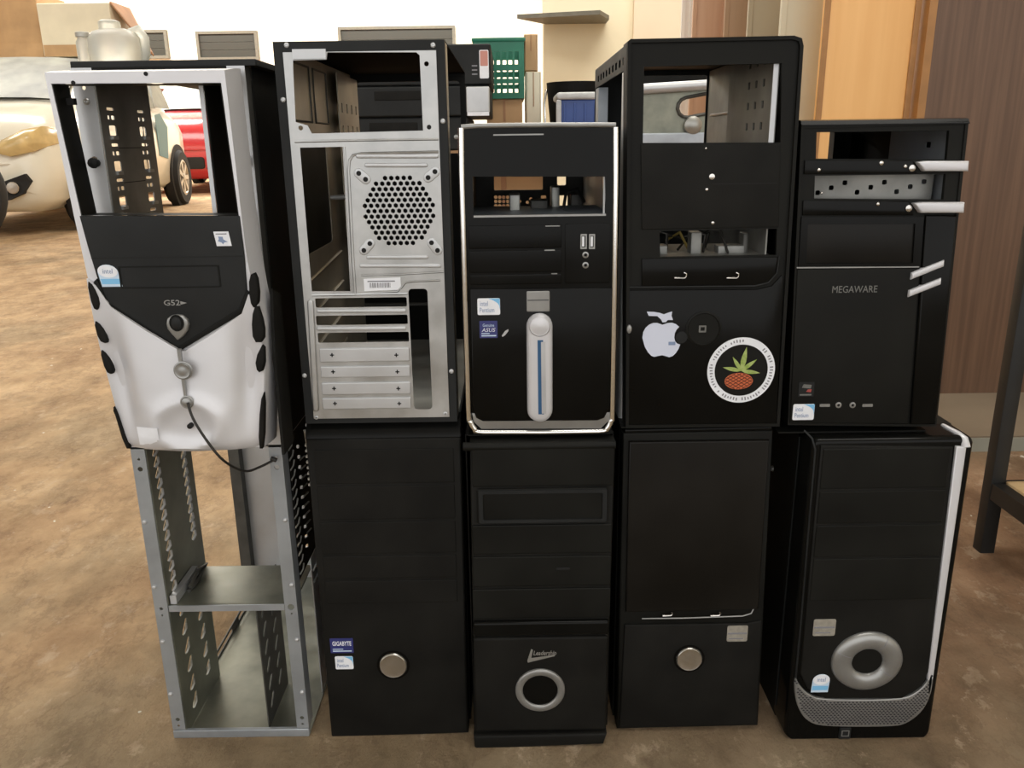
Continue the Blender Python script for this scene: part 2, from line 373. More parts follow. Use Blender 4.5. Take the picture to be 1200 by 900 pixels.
# ------------------------------------------------------------------ computer cases
GROUP = 'computer cases stacked two high in a row'
class Case:
    def __init__(s, name, label, xc, y0, z0):
        s.o = thing(name, label, 'computer case', (xc, y0, z0), 0, GROUP); s.x, s.y, s.z = xc, y0, z0
    def P(s, px, py, dy=0.0):
        q = at(px, py, s.y+dy); return (q.x-s.x, q.z-s.z)
    def poly(s, pts, dy=0.0): return [s.P(a, b, dy) for a, b in pts]
    def R(s, px0, py0, px1, py1, dy=0.0):
        mx, my = (px0+px1)/2, (py0+py1)/2
        return (s.P(px0, my, dy)[0], s.P(mx, py1, dy)[1], s.P(px1, my, dy)[0], s.P(mx, py0, dy)[1])
    def rr(s, px0, py0, px1, py1, dy=0.0, r=0.003): return rrect(*s.R(px0, py0, px1, py1, dy), r)
    def len(s, px, py, n, dy=0.0): return s.P(px+n, py, dy)[0]-s.P(px, py, dy)[0]
    # parts
    def slab(s, name, m, poly, d0, d1, bev=0.0015, parent=None, label=None): return obj(name, B().slab(poly, d0, d1, bev), m, parent or s.o, 40, label)
    def plate(s, name, m, outer, holes=(), d0=0, d1=.002, parent=None, label=None, ax='y'): return obj(name, B().plate(outer, holes, d0, d1, ax), m, parent or s.o, 30, label)
    def shell(s, x0, x1, y0, y1, H, m='black', left=True, right=True, rear=True, top=True, z0=0.0, t=0.0014, rear_holes=(), inner=None):
        if left: obj('side_panel', B().box(x0, x0+t, y0, y1, z0+t, H-t), m, s.o, 0)
        if right: obj('side_panel', B().box(x1-t, x1, y0, y1, z0+t, H-t), m, s.o, 0)
        if top: obj('top_panel', B().slab(rrect(x0, y0, x1, y1, .002), H, H-t, .0006, 'z'), m, s.o)
        obj('bottom_panel', B().box(x0, x1, y0, y1, z0, z0+t), inner or m, s.o, 0)
        if rear: obj('rear_panel', B().plate(rrect(x0+t, z0+t, x1-t, H-t, .001, 1), rear_holes, y1-t, y1), inner or m, s.o, 0)
    def screw(s, px, py, dy, r=0.0026, m='galv_white'):
        x, z = s.P(px, py, dy)
        return obj('screw', B().lathe([(r, dy), (r, dy-.0008), (r*.7, dy-.0016), (r*.35, dy-.0016), (r*.3, dy-.0010)], x, z, 12), m, s.o, 50)
    def button(s, px, py, r_px, dy, m='brushed', rim='black_gloss', name='power_button'):
        x, z = s.P(px, py, dy); r = s.len(px, py, r_px, dy)
        b = obj(name, B().lathe([(r*.97, dy), (r*.97, dy-.0022), (r*.88, dy-.0036), (r*.80, dy-.0032), (r*.4, dy-.0040), (0.0004, dy-.0043)], x, z, 36), m, s.o, 50)
        obj('rim', B().lathe([(r*1.12, dy-.0002), (r*1.12, dy-.0012), (r*.98, dy-.0016), (r*.98, dy-.0002)], x, z, 36, closed=True), rim, b, 50)
        return b
def sticker_wave(c, px0, py0, px1, py1, dy, tilt=0):
    """pale label with a blue sweep in its upper right corner and two lines of print"""
    x0, z0, x1, z1 = c.R(px0, py0, px1, py1, dy); w, h = x1-x0, z1-z0
    st = c.plate('sticker', 'white_paper', rrect(x0, z0, x1, z1, h*.09), (), dy-.0004, dy, label='pale sticker with a blue corner sweep')
    pts = [(x0+w*.50, z1-h*.02), (x1-w*.01, z1-h*.02), (x1-w*.01, z0+h*.32)]
    for k in range(1, 6):
        t = k/6; pts.append((x1-w*.01-w*.49*(t**1.6)*1.0, z0+h*.32+(h*.66)*(t**.55)))
    obj('blue_sweep', B().plate(pts, (), dy-.0006, dy-.0004), 'sky_blue', st, 0)
    text('lettering', 'intel', 'ink_blue', st, x0+w*.12, z0+h*.54, x0+w*.46, z0+h*.84, dy-.0004)
    text('lettering', 'Pentium', 'ink_blue', st, x0+w*.10, z0+h*.16, x0+w*.74, z0+h*.44, dy-.0004)
    return st
def sticker_navy(c, px0, py0, px1, py1, dy, word, top=None):
    x0, z0, x1, z1 = c.R(px0, py0, px1, py1, dy); w, h = x1-x0, z1-z0
    st = c.plate('sticker', 'navy', rrect(x0, z0, x1, z1, h*.04), (), dy-.0004, dy, label='navy blue sticker with white print')
    if top:
        text('lettering', top, 'pale_blue', st, x0+w*.18, z0+h*.66, x0+w*.82, z0+h*.84, dy-.0004)
        text('lettering', word, 'white_paper', st, x0+w*.12, z0+h*.36, x0+w*.88, z0+h*.58, dy-.0004, shear=.2)
    else: text('lettering', word, 'white_paper', st, x0+w*.10, z0+h*.50, x0+w*.92, z0+h*.80, dy-.0004, bold=.012)
    obj('fine_print', B().box(x0+w*.10, x0+w*.55, dy-.0006, dy-.0004, z0+h*.24, z0+h*.29).box(x0+w*.10, x0+w*.92, dy-.0006, dy-.0004, z0+h*.10, z0+h*.17), 'pale_blue', st, 0)
    return st
def sticker_dome(c, px0, py0, px1, py1, dy, skew=0.0):
    """old label: white rounded top over light blue"""
    x0, z0, x1, z1 = c.R(px0, py0, px1, py1, dy); w, h = x1-x0, z1-z0
    sk_ = lambda p: [(a-skew*(b-z0), b) for a, b in p]
    top = [(x0, z0), (x1, z0), (x1, z0+h*.66)]+[(x0+w/2+w/2*math.cos(PI*k/10), z0+h*.66+h*.34*math.sin(PI*k/10)) for k in range(1, 10)]+[(x0, z0+h*.66)]
    st = c.plate('sticker', 'pale_blue', sk_(top), (), dy-.0004, dy, label='light blue sticker with a white domed top')
    obj('white_oval', B().plate(sk_(circ(x0+w*.5, z0+h*.70, w*.485, 20, h*.285)), (), dy-.0006, dy-.0004), 'white_paper', st, 0)
    obj('blue_band', B().plate(sk_([(x0+w*.04, z0+h*.12), (x1-w*.04, z0+h*.12), (x1-w*.04, z0+h*.36), (x0+w*.04, z0+h*.36)]), (), dy-.0005, dy-.0004), 'sky_blue', st, 0)
    text('lettering', 'intel', 'ink_blue', st, x0+w*.26-skew*h*.7, z0+h*.60, x0+w*.74-skew*h*.7, z0+h*.82, dy-.0006)
    return st
def sticker_metal(c, px0, py0, px1, py1, dy):
    x0, z0, x1, z1 = c.R(px0, py0, px1, py1, dy); h = z1-z0; w = x1-x0
    st = c.plate('sticker', 'sticker_silver', rrect(x0, z0, x1, z1, h*.1), (), dy-.0004, dy, label='dull silver foil sticker')
    obj('print_line', B().box(x0+w*.04, x1-w*.04, dy-.0006, dy-.0004, z0+h*.46, z0+h*.56).box(x0+w*.1, x1-w*.2, dy-.0006, dy-.0004, z0+h*.16, z0+h*.22), 'ink_grey', st, 0)
    return st

H1, H2, H3, H4, H5 = 0.392, 0.420, 0.400, 0.407, 0.398   # stack heights of the five columns

# ---- column 1, below: bare galvanised frame
c = Case('computer_chassis', 'bare galvanised chassis frame on the floor, see-through, under the silver-fronted case', -0.349, 0.004, 0)
xl, xr, D = -0.086, 0.086, 0.40
def holes_slant(c0, z0, n, pz, ln, rad, ang=42):
    out = []
    for k in range(n):
        z = z0+k*pz; dx, dz = ln/2*math.cos(math.radians(ang)), ln/2*math.sin(math.radians(ang))
        out.append(capsule(c0-dx, z-dz, c0+dx, z+dz, rad, 3))
    return out
for sx in (-1, 1):
    xa, xb = (xl, xl+.016) if sx < 0 else (xr-.015, xr)
    hx = (xa+xb)/2
    hs = [circ(hx, z, r, 10) for z, r in ((.018, .0016), (.027, .0028), (.185, .0022 if sx < 0 else .0042), (.176, .0014), (.366, .003), (.378, .0016))]
    st = obj('front_stile', B().plate([(xa, .012), (xb, .012), (xb, H1), (xa, H1)], hs, 0, .0015), 'galv_blue', c.o, 0)
    y = [xa, xa+.0015] if sx < 0 else [xb-.0015, xb]
    obj('stile_flange', B().box(y[0], y[1], .0015, .022, .012, H1), 'galv_blue', st, 0)
    for z in (.065, .14, .215, .30):
        obj('rivet', B().lathe([(.0028, 0), (.0026, -.0014), (.0014, -.0024)], xa+(.004 if sx < 0 else .011), z, 10), 'galv_white', st, 60)
obj('bottom_rail', B().slab(rrect(xl, 0, xr, .011, .001, 1), -.001, .004, .0008), 'galv_blue', c.o)
obj('bottom_panel', B().box(xl, xr, .004, D, .0, .002), 'galv_green', c.o, 0)
fl = obj('bottom_flange', B().plate([(.11, .002), (D-.03, .002), (D-.03, .016), (.11, .016)], [rrect(.15, .005, .23, .012, .002, 2), rrect(.26, .005, .34, .012, .002, 2)], xl, xl+.0015, 'x'), 'cage_grey', c.o, 0)
# drive cage, left plate with slanted punched slots (two rows above the shelf, two below)
hs = holes_slant(.022, .205, 14, .0135, .013, .0022)+holes_slant(.098, .235, 12, .0125, .012, .0022)
hs += holes_slant(.036, .030, 6, .027, .016, .0035)+holes_slant(.088, .042, 5, .028, .016, .0035)
obj('drive_cage_plate', B().plate([(.002, .003), (.125, .003), (.125, H1-.002), (.002, H1-.002)], hs, xl+.0155, xl+.017, 'x'), 'galv_green', c.o, 0)
for i, (yy, zz) in enumerate([(.022, .205+k*.0135) for k in range(0, 14)]+[(.098, .235+k*.0125) for k in range(12)]):
    obj('slot_lip', B().tube([(xl+.0175, yy-.005, zz-.0058), (xl+.020, yy, zz-.001), (xl+.0175, yy+.005, zz+.0032)], .0017, 5), 'galv_white', c.o, 60)
for i, (yy, zz) in enumerate([(.036, .030+k*.027) for k in range(6)]+[(.088, .042+k*.028) for k in range(5)]):
    obj('slot_lip', B().tube([(xl+.0175, yy-.006, zz-.0075), (xl+.0195, yy-.001, zz-.002), (xl+.0175, yy+.004, zz+.002)], .0014, 5), 'galv_dull', c.o, 60)
hs = holes_slant(.034, .030, 6, .026, .015, .0034)+holes_slant(.074, .036, 6, .026, .015, .0034)
obj('drive_cage_plate', B().plate([(.012, .003), (.105, .003), (.105, .186), (.012, .186)], hs, xl+.117, xl+.1185, 'x'), 'cage_grey', c.o, 0)
# shelf under the big bays
zs = .187
sh = obj('shelf', B().slab(rrect(xl+.0175, .001, xr-.0035, .098, .006, 3), zs+.0016, zs, .0006, 'z'), 'galv_green', c.o)
obj('shelf_lip', B().box(xl+.0175, xr-.0155, -.0005, .001, zs-.006, zs+.002), 'galv_blue', sh, 0)
obj('guide_rail', B().box(xl+.0185, xl+.026, .004, .078, zs+.002, zs+.013), 'galv_white', sh, 0)
obj('spring_clip', B().tube([(xl+.031, .030, zs+.004), (xl+.032, .060, zs+.004), (xl+.032, .090, zs+.010), (xl+.032, .060, zs+.016), (xl+.031, .034, zs+.008)], .0028, 6), 'cage_grey', sh, 30)
obj('bent_tab', B().box(xr-.022, xr-.018, .030, .040, zs+.0016, zs+.013), 'galv', sh, 0)
# rear frame and tray on the right
xpa, xpb = c.P(279, 590, D)[0], c.P(291, 590, D)[0]
rh = [rrect(-.005, .30, .066, .352, .004, 2), rrect(.036, .13, .048, .25, .002, 2)]+[rrect(-.045, .06+k*.02, .03, .07+k*.02, .002, 2) for k in range(4)]
obj('rear_panel', B().plate([(xpb, .002), (xr-.002, .002), (xr-.002, H1-.002), (xpb, H1-.002)], rh, D-.0015, D), 'galv_white', c.o, 0)
obj('rear_post', B().box(xpa, xpb, D-.020, D, .002, H1-.002), 'cage_grey', c.o, 0)
obj('motherboard_tray', B().plate([(.085, .002), (D-.002, .002), (D-.002, .205), (.085, .205)], [rrect(.20, .05, .30, .12, .01, 3)], xr-.003, xr-.0015, 'x'), 'galv_white', c.o, 0)
for z in (.168, .184): obj('tray_bead', B().tube([(xr-.001, .09, z), (xr-.001, D-.01, z)], .0015, 6), 'galv_white', c.o, 60)
hs = holes_slant(.030, .222, 12, .0135, .014, .0022)+holes_slant(.075, .228, 11, .0135, .014, .0022, -20)+holes_slant(.125, .225, 12, .0135, .012, .0022, -20)
obj('side_plate', B().plate([(.0235, .206), (.30, .206), (.30, H1-.003), (.0235, H1-.003)], hs, xr-.003, xr-.0015, 'x'), 'black', c.o, 0)
for k in range(14): obj('punched_tab', B().tube([(xr-.0014, .030, .212+k*.0125), (xr+.0012, .036, .216+k*.0125), (xr+.0012, .042, .221+k*.0125)], .0011, 5), 'galv_dull', c.o, 60)
for k in range(9): obj('punched_tab', B().tube([(xr-.0014, .075, .245+k*.0125), (xr+.0012, .090, .245+k*.0125)], .0011, 5), 'galv_dull', c.o, 60)
obj('top_frame', B().plate([(xl, .0), (xr, .0), (xr, D), (xl, D)], [rrect(xl+.02, .03, xr-.02, D-.03, .01, 3)], H1-.0015, H1, 'z'), 'galv', c.o, 0)

# ---- column 1, above: case with the silver and black front
c = Case('computer_case', 'computer case with silver shield-shaped front and empty drive window on bare frame', -0.349, 0.004, H1)
xl, xr, HH, D = -0.088, 0.086, 0.411, 0.40
obj('top_panel', B().slab(rrect(xl, .0, xr+.012, D, .002), HH, HH-.006, .001, 'z'), 'charcoal', c.o)
obj('bottom_panel', B().box(xl, xr, 0, D, 0, .0015), 'black', c.o, 0)
obj('side_panel', B().box(xr+.0002, xr+.0016, .018, D, .0016, HH-.0061), 'black', c.o, 0)
for sx, (xa, xb, m) in ((-1, (xl, xl+.021, 'galv_white')), (1, (xr-.018, xr, 'galv_white'))):
    hs = [circ((xa+xb)/2, z, r, 10) for z, r in ((HH-.025, .0022), (HH-.095, .0036), (HH-.15, .0015))]
    s_ = obj('front_stile', B().plate([(xa, .0016), (xb, .0016), (xb, HH-.0062), (xa, HH-.0062)], hs, 0, .0015), m, c.o, 0)
    x = (xa+xb)/2
    obj('screw', B().lathe([(.0034, 0), (.0034, -.001), (.002, -.0018), (.001, -.001)], x+.001, HH-.038, 14), 'galv', s_, 60)
    obj('clip', B().lathe([(.004, 0), (.0036, -.006), (.0055, -.007), (.005, -.010), (.002, -.012)], x+.002, HH-.098, 10), 'dark_hole', s_, 40)
obj('side_bracket', B().box(xr-.0025, xr, .0016, .0178, .0016, HH-.0062), 'cage_grey', c.o, 0)
for z in (.16, .205, .25): obj('screw', B().lathe([(.003, 0), (.003, -.001), (.0015, -.002)], xr-.006, z, 12), 'galv_dull', c.o, 60)
hs = []
for k in range(4):
    zb = .232+k*.036
    for yy in (.018, .092): hs += [rrect(yy, zb, yy+.016, zb+.010, .001, 1), rrect(yy, zb+.016, yy+.005, zb+.020, .0006, 1), rrect(yy+.008, zb+.016, yy+.016, zb+.020, .0006, 1), rrect(yy, zb+.025, yy+.016, zb+.028, .0006, 1)]
cg = obj('drive_cage_plate', B().plate([(.0016, .12), (.128, .12), (.128, HH-.009), (.0016, HH-.009)], hs, xl+.021, xl+.0222, 'x'), 'cage_mid', c.o, 0)
for k in range(3): obj('seam', B().box(xl+.0222, xl+.0226, .034, .088, .255+k*.036, .2558+k*.036), 'dark_hole', cg, 0)
for yy in (.02, .10):
    for k in range(4):
        obj('punched_tab', B().box(xl+.0222, xl+.0245, yy, yy+.012, .232+k*.036-.004, .232+k*.036-.0005), 'galv', cg, 0)
obj('plate_edge', B().box(c.P(241, 180)[0], c.P(246, 180)[0], .0012, .0026, .12, HH-.021), 'galv_white', c.o, 0)
obj('drive_cage_plate', B().plate([(.0028, .12), (.20, .12), (.20, HH-.009), (.0028, HH-.009)], [rrect(.03, .2, .10, .24, .004, 2)], c.P(246, 180)[0], c.P(246, 180)[0]+.0015, 'x'), 'black', c.o, 0)
obj('cross_rail', B().box(xl+.021, xr-.018, .0, .012, HH-.020, HH-.0062), 'black', c.o, 0)
obj('rear_panel', B().plate(rrect(xl, .0016, xr, HH-.0062, .001, 1), [rrect(xl+.012, .03, xr-.014, HH-.014, .004, 2)], D-.0015, D), 'galv_dull', c.o, 0)
# bezel (front face 5 cm ahead of the frame)
dy = -.05
out1 = c.poly([(52, 85), (86, 250), (103, 326), (110, 363), (122, 415), (136, 475), (150, 524), (309, 524), (311, 434), (306, 380), (297, 340), (289, 300), (283, 252), (263, 82)], dy)
win = c.poly([(60, 98), (95, 253), (280, 253), (259, 97)], dy)
fr = obj('bezel_frame', B().plate(out1, [win], dy, dy+.003), 'silver', c.o, 30)
cx0 = sum(p[0] for p in out1)/len(out1)
o2 = [(x+(.004 if x > cx0 else -.002), z+(.004 if z > .2 else -.001)) for x, z in out1]
n = len(out1); mb = B(); steps = 5
rings = []
for k in range(steps+1):
    t = k/steps; e = math.sin(t*PI/2)
    rings.append([(a[0]+(b[0]-a[0])*e, dy+.001+.036*t, a[1]+(b[1]-a[1])*e) for a, b in zip(out1, o2)])
for r in rings: mb.v += r
for j in range(steps):
    for k in range(n): mb.f.append((j*n+k, j*n+(k+1) % n, (j+1)*n+(k+1) % n, (j+1)*n+k))
i0 = len(mb.v); mb.v += [(x*.985, y, z) for x, y, z in rings[-1]]; mb.v += [(x*.985, y, z) for x, y, z in rings[0]]
for a, b in ((steps*n, i0), (i0, i0+n)):
    for k in range(n): mb.f.append((a+k, a+(k+1) % n, b+(k+1) % n, b+k))
obj('bezel_side', mb, 'silver', c.o, 50)
ln = B(); w1 = inset(win, .0005) if area2(win) > 0 else inset(win, .0005)
ln.v += [(x, dy+.0005, z) for x, z in w1]+[(x*1.0, dy+.030, z) for x, z in w1]+[(x*.99, dy+.030, z) for x, z in w1]+[(x*.99, dy+.0005, z) for x, z in w1]
for j in range(4):
    for k in range(4): ln.f.append((j*4+k, j*4+(k+1) % 4, ((j+1) % 4)*4+(k+1) % 4, ((j+1) % 4)*4+k))
obj('window_liner', ln, 'black', c.o, 0)
panel = c.poly([(94, 253), (104, 290), (115, 326), (127, 356), (209, 408), (281, 363), (290, 340), (287, 300), (281, 253)], dy)
dp = c.slab('bay_panel', 'charcoal', panel, dy-.0022, dy+.002, .0012)
c.slab('panel_edge', 'black', c.poly([(111, 330), (125, 359), (208, 413), (284, 367), (293, 342), (290, 340), (281, 361), (209, 406), (128, 354), (115, 326)], dy), dy-.0034, dy, .0006)
for a in ((108, 300.5, 286, 301.5),): c.plate('bay_seam', 'dark_hole', c.rr(*a, dy, .0002), (), dy-.0025, dy-.002)
c.plate('floppy_cover', 'black', c.rr(141, 311, 259, 337, dy, .001), [c.rr(143, 312.5, 257, 335.5, dy, .001)], dy-.0028, dy-.002)
x0, z0, x1, z1 = c.R(193, 351, 212, 357.5, dy); text('lettering', 'G52', 'silver_dim', dp, x0, z0, x1, z1, dy-.0023, bold=.01)
x0, z0, x1, z1 = c.R(212.5, 352.5, 220, 356.5, dy); obj('arrow_mark', B().plate([(x0, z0), (x1, (z0+z1)/2), (x0, z1)], (), dy-.0025, dy-.0022), 'silver_dim', dp, 0)
# lower silver shield, softly bulged
vtop = [(103, 326), (114, 334), (127, 358), (168, 386), (209, 411), (245, 391), (283, 366), (292, 344), (302, 352)]
lef = [(326, 103), (363, 111), (415, 122), (475, 137), (525, 150)]; rig = [(326, 300), (352, 303), (380, 307), (434, 311), (525, 308)]
def interp(tab, v):
    for (a, b), (p, q) in zip(tab, tab[1:]):
        if v <= p: return b+(q-b)*max(0, (v-a))/(p-a)
    return tab[-1][1]
rows = []
NS, NT = 26, 40
for j in range(NS+1):
    row = []
    for k in range(NT+1):
        t = k/NT; px_top = 103+t*(302-103); py_top = interp(vtop, px_top)
        py = py_top+(524-py_top)*j/NS
        l, r = interp(lef, py), interp(rig, py); px = l+(r-l)*t
        px = px*(1-(1-j/NS)**2*0.35)+px_top*((1-j/NS)**2*0.35)
        x, z = c.P(px, py, dy)
        e = (1-abs(2*t-1)**3.5); bulge = .013*e*min(1, .35+j/NS)
        dxp, dzp = (px-226)/36, (py-494)/27; rr_ = math.hypot(dxp, dzp)
        dome = -.0045*math.exp(-(rr_-1)**2*14)+(.004*max(0, 1-rr_**2))
        waist = .010*math.exp(-((t-.10)/.07)**2)*math.exp(-((py-440)/60)**2)+.010*math.exp(-((t-.90)/.07)**2)*math.exp(-((py-440)/60)**2)
        tail = .008*max(0, (py-514)/11)**2
        row.append((x, dy-.003-bulge+(dome if rr_ < 1.6 else 0)*.8+waist+tail, z))
    rows.append(row)
mb = B().grid(rows); back = [[(x, dy+.001, z) for x, y, z in r] for r in rows]
edge = rows[0]+[r[-1] for r in rows[1:]]+rows[-1][::-1][1:]+[r[0] for r in rows[::-1][1:-1]]
m0 = len(mb.v); mb.v += edge+[(x, dy+.001, z) for x, y, z in edge]; ne = len(edge)
for k in range(ne): mb.f.append((m0+k, m0+(k+1) % ne, m0+ne+(k+1) % ne, m0+ne+k))
obj('lower_shield', mb, 'silver', c.o, 40)
for pts in ([(104, 328), (112, 334), (120, 352), (118, 363), (111, 360)], [(112, 374), (121, 380), (129, 396), (128, 402), (118, 398)], [(119, 408), (127, 414), (136, 432), (134, 438), (126, 434)], [(134, 474), (139, 480), (148, 505), (156, 524), (149, 524)],
            [(293, 322), (302, 318), (306, 350), (300, 362), (294, 352)], [(296, 372), (302, 352), (311, 380), (311, 400), (298, 400)], [(300, 420), (311, 398), (312, 432), (303, 436)], [(306, 470), (312, 455), (311, 524), (304, 524)]):
    pts = [((a[0]*.25+b[0]*.75), (a[1]*.25+b[1]*.75)) if h else ((a[0]*.75+b[0]*.25), (a[1]*.75+b[1]*.25)) for a, b in zip(pts, pts[1:]+pts[:1]) for h in (0, 1)]
    obj('side_inset', B().slab(c.poly(pts, dy), dy-.0062, dy+.001, .002), 'black_satin', c.o, 40)
sd = c.poly([(311, 334), (313, 420), (310, 524)], dy+.02)
obj('side_block', B().plate([(dy+.006, .006), (-.002, .006), (-.002, .175), (dy+.020, .185), (dy+.008, .12)], (), sd[0][0]+.004, sd[0][0]+.007, 'x'), 'black_satin', c.o, 0)
dyc = dy-.016
tear = c.poly([(210.5, 398), (204, 391), (198.5, 384), (197, 378), (198, 372), (203, 368.5), (209, 367.5), (216, 368.5), (221.5, 373), (223.5, 379), (222, 386), (217, 393)], dy)
em = c.slab('emblem', 'silver_dim', tear, dy-.0062, dy-.001, .002)
x, z = c.P(210, 377, dy)
obj('lock_ring', B().lathe([(.0074, dy-.0066), (.0074, dy-.0074), (.0055, dy-.0074), (.0055, dy-.0066)], x, z, 24, kb=1.15, closed=True), 'black', em, 40)
obj('lock_core', B().lathe([(.0052, dy-.006), (.0052, dy-.0078), (.003, dy-.009), (.0003, dy-.0092)], x, z, 24, kb=1.2), 'charcoal', em, 40)
obj('groove', B().plate(c.poly([(207.5, 409), (211.5, 409), (219, 468), (216.5, 468)], dyc), (), dyc-.0012, dyc+.003), 'silver_dim', c.o, 0)
c.button(215, 434, 10, dyc-.0008, 'silver_dim', 'silver_dim'); c.button(219.5, 471, 7, dyc-.0008, 'silver_dim', 'silver_dim', 'reset_button')
x, z = c.P(223, 499, dyc); obj('indicator_light', B().lathe([(.0028, dyc+.004), (.0028, dyc-.0022), (.001, dyc-.003)], x, z, 12), 'dark_hole', c.o, 50)
sticker_dome(c, 118, 310, 142, 336, dy-.0022, .16)
x0, z0, x1, z1 = c.R(253, 271, 270.5, 288, dy)
st = c.plate('sticker', 'white_paper', [(x0+.001, z0), (x1+.001, z0), (x1-.001, z1), (x0-.001, z1)], (), dy-.0026, dy-.0022, label='small white sticker with a dark blue flag mark')
w, h = x1-x0, z1-z0
obj('flag_mark', B().plate([(x0+w*.18, z0+h*.34), (x0+w*.42, z0+h*.24), (x0+w*.5, z0+h*.12), (x0+w*.6, z0+h*.26), (x0+w*.84, z0+h*.28), (x0+w*.55, z0+h*.46), (x0+w*.52, z0+h*.64), (x0+w*.22, z0+h*.66), (x0+w*.26, z0+h*.5)], (), dy-.0028, dy-.0026), 'ink_blue', st, 0)
obj('fine_print', B().box(x0+w*.08, x0+w*.8, dy-.0028, dy-.0026, z0+h*.80, z0+h*.87), 'ink_grey', st, 0)
rows = []
for k in range(5):
    rows.append([])
    for q in range(5):
        u, v = q/4, k/4; px, py = 160+u*24+v*4, 500+v*21+u*2; l, r = interp(lef, py), interp(rig, py); t = (px-l)/(r-l)
        tail = .008*max(0, (py-514)/11)**2; jj = (py-interp(vtop, 103+t*199))/(524-interp(vtop, 103+t*199))
        rr_ = math.hypot((px-226)/36, (py-494)/27)
        yy = dy-.0075-(.0036*math.exp(-(rr_-1)**2*14) if rr_ < 1.6 else 0)-.013*(1-abs(2*t-1)**3.5)*min(1, .35+jj)+tail+.010*math.exp(-((t-.10)/.07)**2)*math.exp(-((py-440)/60)**2)
        x, z = c.P(px, py, yy); rows[-1].append((x, yy, z))
mb = B().grid(rows); mb.grid([[(x, y+.0030, z) for x, y, z in r][::-1] for r in rows])
obj('sticker', mb, 'white_paper', c.o, 60, label='blank white paper label')
for px, py in ((171, 86.5), (86, 97)):
    x, z = c.P(px, py, dy); obj('peg_hole', B().lathe([(.002, dy), (.002, dy-.0008)], x, z, 10), 'dark_hole', c.o, 0)
x, z = c.P(84, 119, dy+.02); obj('clip', B().box(x-.006, x+.003, dy+.018, dy+.024, z-.003, z+.003), 'dark_hole', c.o, 0)
# black cord hanging from the lower button
pts = []
for px, py, d in ((220, 472, dyc-.006), (226, 490, dyc-.008), (240, 513, dyc-.008), (258, 536, dyc-.004), (275, 548, -.045), (290, 552, -.03), (305, 547, -.015), (321, 539, -.004)):
    x, z = c.P(px, py, d); pts.append((x, d, z))
sm = []
for i in range(len(pts)-1):
    P0, P1, P2, P3 = [Vector(pts[max(0, min(len(pts)-1, j))]) for j in (i-1, i, i+1, i+2)]
    for k in range(5):
        t = k/5; sm.append(.5*((2*P1)+(P2-P0)*t+(2*P0-5*P1+4*P2-P3)*t*t+(3*P1-P0-3*P2+P3)*t**3))
sm.append(Vector(pts[-1]))
cord = thing('cord', 'thin black cord hanging from lower button of the silver-fronted case', 'cord', tuple(Vector(pts[0])+c.o.location))
obj('cord_line', B().tube([q-Vector(pts[0]) for q in sm], .0014, 6), 'cable', cord, 60)
obj('cord_end', B().tube([sm[-1]-Vector(pts[0])+Vector((-.003, 0, .002)), sm[-1]-Vector(pts[0])+Vector((.003, -.001, 0))], .0026, 8), 'cable', cord, 60)

# ---- column 2, below: plain black tower
c = Case('computer_case', 'plain black tower with round silver button and navy sticker, on floor', -0.147, 0.002, 0)
xl, xr, D = -0.0875, 0.0875, 0.42
c.shell(xl, xr, .03, D, H2, 'black')
body = c.poly([(388, 865), (549, 860), (540, 512), (357.5, 514)])
obj('bezel', B().slab(body, 0, .03, .004), 'black_satin', c.o, 40)
cap = [(.0, c.P(450, 513)[1]), (.004, H2-.012), (.012, H2-.002), (.03, H2-.0005), (.03, c.P(450, 513)[1])]
obj('bezel_cap', B().plate(cap, (), xl, xr, 'x'), 'black_gloss', c.o, 40)
for y0, y1 in ((526, 566), (569, 608), (611, 648), (651, 677), (680, 706)):
    a = .5*(y0+y1)
    L_, R_ = 357.5+30.5*(a-514)/351+9, 540+9*(a-512)/348-9
    c.slab('bay_cover', 'black_satin', c.rr(L_, y0, R_, y1, 0, .001), -.0012, .001, .0008)
c.button(461, 779, 17, 0, 'brushed')
sticker_navy(c, 387, 748, 414, 765, 0, 'GIGABYTE'); sticker_wave(c, 393, 769, 414, 784, 0)
obj('front_edge_strip', B().tube([(xl-.0012, .004, H2-.01), (xl-.0016, .014, H2-.04), (xl-.0016, .014, H2-.085)], .0014, 6), 'galv_dull', c.o, 60)
for k in range(8): obj('strip_tooth', B().box(xl-.0045, xl-.0012, .012, .016, H2-.082+k*.007, H2-.079+k*.007), 'galv_dull', c.o, 0)

# ---- column 2, above: rear side of a chassis
c = Case('computer_chassis', 'empty chassis turned backwards, silver rear panel with honeycomb fan grille, top of second column', -0.147, 0.0, H2)
z0_, HH = 0.0, 0.398
xl, xr, D = -0.0845, 0.0850, 0.40
RP = c.rr
outer = [(xl, .0), (xr, .0), (xr, HH), (xl, HH)]
inner = [(xl+.0105, .0105), (xr-.0095, .0105), (xr-.0095, HH-.0105), (xl+.0105, HH-.0105)]
obj('rear_frame', B().plate(outer, [inner], -.001, .010), 'charcoal', c.o, 0)
psu = c.poly([(344, 79), (344, 71), (383, 70), (384, 61.5), (488, 61.5), (492, 65), (496, 153), (366, 156.5), (361, 147), (347, 143)])
io = c.poly([(352, 173), (402, 172), (411, 341), (366, 341)])
holes = [psu, io]
fx, fz = c.P(468, 247); fr_ = c.len(468, 247, 43.5); pit = c.len(468, 247, 7.2); hr = pit*.41
j = 0; zz = fz-fr_+hr*1.05
rowz = pit*.866; nrow = int((2*fr_-2*hr)/rowz)
for j in range(-nrow//2, nrow//2+2):
    for i in range(-8, 9):
        hx = fx+(i+(.5 if j % 2 else 0))*pit; hz = fz+j*rowz
        if math.hypot(hx-fx, hz-fz) < fr_-hr*.55: holes.append(circ(hx, hz, hr, 6, rot=PI/6))
